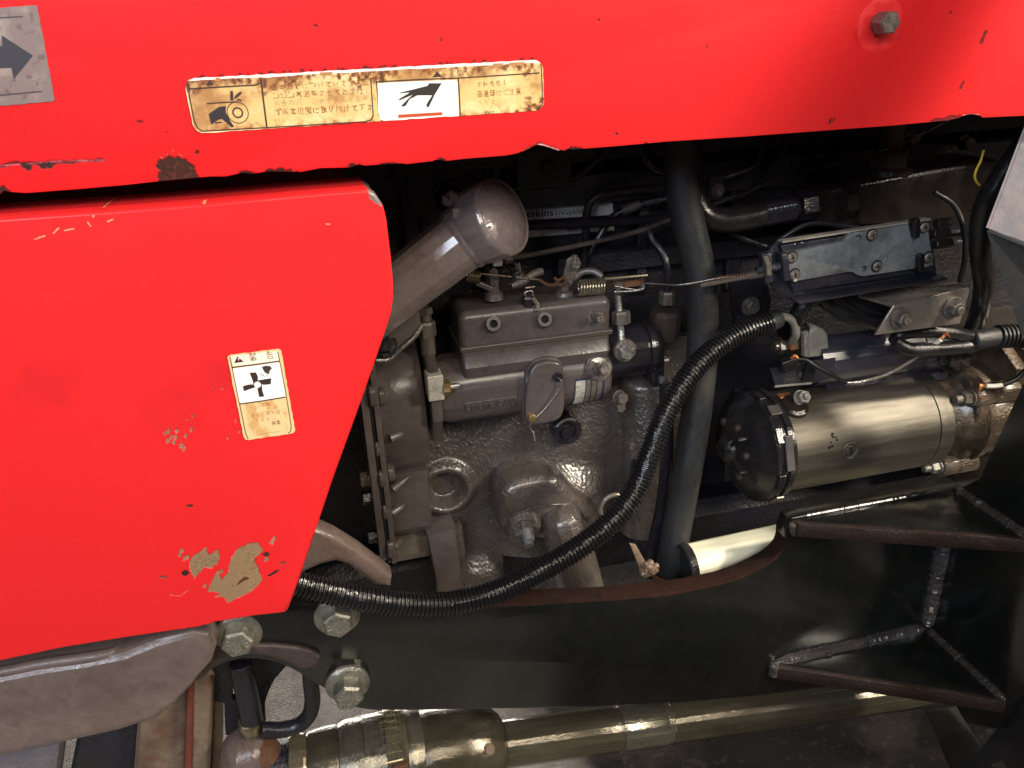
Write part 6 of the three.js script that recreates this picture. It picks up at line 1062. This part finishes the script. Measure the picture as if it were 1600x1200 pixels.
{
  const a = P(394, 1130, -0.13), t = thing('breather_dome', 'rusty grey dome with a dark vertical pipe and bent side tube at the bottom', 'valve', P(394, 1230, -0.13));
  part(t, 'dome', rev(P(394, 1206, -0.13), YA, [[0, 0], [0, 0.037], [0.03, 0.037], [0.042, 0.0355], [0.054, 0.030], [0.063, 0.021], [0.067, 0.012], [0.067, 0]], 48, { crease: 60 }), M.axle_brown, { label: 'smooth dome, rusty on its right side' });
  part(t, 'fitting', rev(P(394, 1143, -0.13), YA, [[0, 0.013], [0.018, 0.016], [0.021, 0.014], [0.021, 0]], 24, { crease: 50 }), M.gold_band);
  part(t, 'riser_pipe', cyl(P(394, 1128, -0.13), V(0.02, 1, 0), 0.10, 0.0142, 0.001, 24), M.pipe_dark);
  part(t, 'side_tube', tube(pts3([[410, 1140, -0.12], [440, 1140, -0.12], [466, 1133, -0.12], [482, 1118, -0.12], [488, 1098, -0.12], [486, 1070, -0.12], [484, 1040, -0.12]]), 0.0105, 50, 16), M.pipe_dark);
  part(t, 'link_plate', ext([[318, 1026], [392, 1020], [450, 1030], [448, 1042], [430, 1062], [420, 1082], [414, 1100], [416, 1150], [352, 1150], [350, 1100], [318, 1090]], -0.165, 0.012, 0.003, { holes: [[[358, 1074], [374, 1073], [375, 1096], [360, 1097]]] }), M.block_dark);
  part(t, 'rust_streak', rev(P(418, 1204, -0.122), YA, [[0.0, 0.0255], [0.03, 0.0245], [0.044, 0.020], [0.052, 0.012], [0.054, 0]], 30, { crease: 60 }), M.rust_metal);
}
// ---------------------------------------------------------------- drive shaft along the bottom
{
  const z = -0.12, a = P(1040, 1156, z), t = thing('drive_shaft', 'oily brown drive shaft with bell-shaped joint running along the bottom', 'drive shaft', a);
  const A0 = P(700, 1174, z), A1 = P(1300, 1093, z), ax = A1.clone().sub(A0).normalize(), r0 = 0.0325;
  const X = (px) => { return P(px, 1174 - (px - 700) * 0.135, z).x; }, on = (x) => V(x, A0.y + ((A1.y - A0.y) / (A1.x - A0.x)) * (x - A0.x), z);
  const seg = (px0, px1, prof, m, n, l) => { const x0 = X(px0, 1170), x1 = X(px1, 1170), L = x1 - x0; return part(t, n, rev(on(x0), ax, prof.map(([f, r]) => [f * L, r]), 72, { crease: 40 }), m, l ? { label: l } : {}); };
  seg(1040, 1620, [[0, 0], [0, r0 * 0.97], [0.004, r0], [1, r0 * 0.98], [1, 0]], M.shaft_metal, 'shaft_tube');
  seg(965, 1041, [[0, 0], [0, r0 * 1.04], [0.9, r0 * 1.05], [0.93, r0 * 1.0], [1, r0 * 0.99], [1, 0]], M.shaft_bright, 'slip_sleeve', 'bright worn sleeve');
  seg(775, 968, [[0, 0], [0, r0 * 0.98], [0.02, r0 * 1.02], [0.96, r0 * 1.02], [1, r0 * 1.0], [1, 0]], M.shaft_metal, 'shaft_tube');
  seg(655, 786, [[0, 0], [0, 0.060], [0.1, 0.0625], [0.5, 0.0615], [0.74, 0.058], [0.88, 0.051], [0.96, 0.043], [1, 0.035], [1, 0]], M.shaft_metal, 'bell_joint', 'bell-shaped joint housing');
  seg(628, 656, [[0, 0], [0, 0.066], [0.2, 0.067], [0.5, 0.0645], [0.8, 0.0635], [1, 0.061], [1, 0]], M.shaft_bright, 'joint_collar');
  { const x0 = X(598, 1170), x1 = X(630, 1170), L = x1 - x0, k = []; for (let i = 0; i <= 22; i++) k.push([(L * i) / 22, 0.0695 + (i % 2) * 0.0007]); part(t, 'clamp_band', rev(on(x0), ax, [[0, 0], ...k, [L, 0]], 72), M.gold_band); const kn = []; for (let i = 0; i < 40; i++) { const f = (i / 40) * 2 * Math.PI; kn.push(box(V(0, 0, 0), L * 0.86, 0.0012, 0.0022, 0.0002).rotateX(f).translate(x0 + L / 2, on(x0 + L / 2).y + 0.0704 * Math.cos(f), z + 0.0704 * Math.sin(f))); } part(t, 'knurl', kn, M.gold_band, { kind: 'stuff' }); }
  seg(566, 599, [[0, 0], [0, 0.064], [1, 0.0665], [1, 0]], M.shaft_bright, 'joint_collar');
  seg(528, 567, [[0, 0], [0, 0.057], [0.3, 0.061], [1, 0.062], [1, 0]], M.shaft_bright, 'boot_end');
  seg(478, 529, [[0, 0], [0, 0.049], [0.1, 0.053], [0.9, 0.057], [1, 0.055], [1, 0]], M.shaft_metal, 'yoke');
  seg(452, 479, [[0, 0], [0, 0.050], [0.2, 0.052], [0.8, 0.052], [1, 0.05], [1, 0]], M.gold_band, 'seal_ring');
  seg(380, 453, [[0, 0], [0, 0.042], [1, 0.045], [1, 0]], M.block_dark, 'yoke');
  part(t, 'grease_patch', rev(P(766, 1172, z + 0.044), V(0.3, 0.3, 0.9), [[-0.004, 0.009], [0.001, 0.007], [0.002, 0.003], [0.002, 0]], 9), M.hub_brown);
  part(t, 'joint_tab', box(P(626, 1198, z + 0.052), 0.022, 0.016, 0.012, 0.003), M.rust_metal);
}
renderer.render(scene, camera);
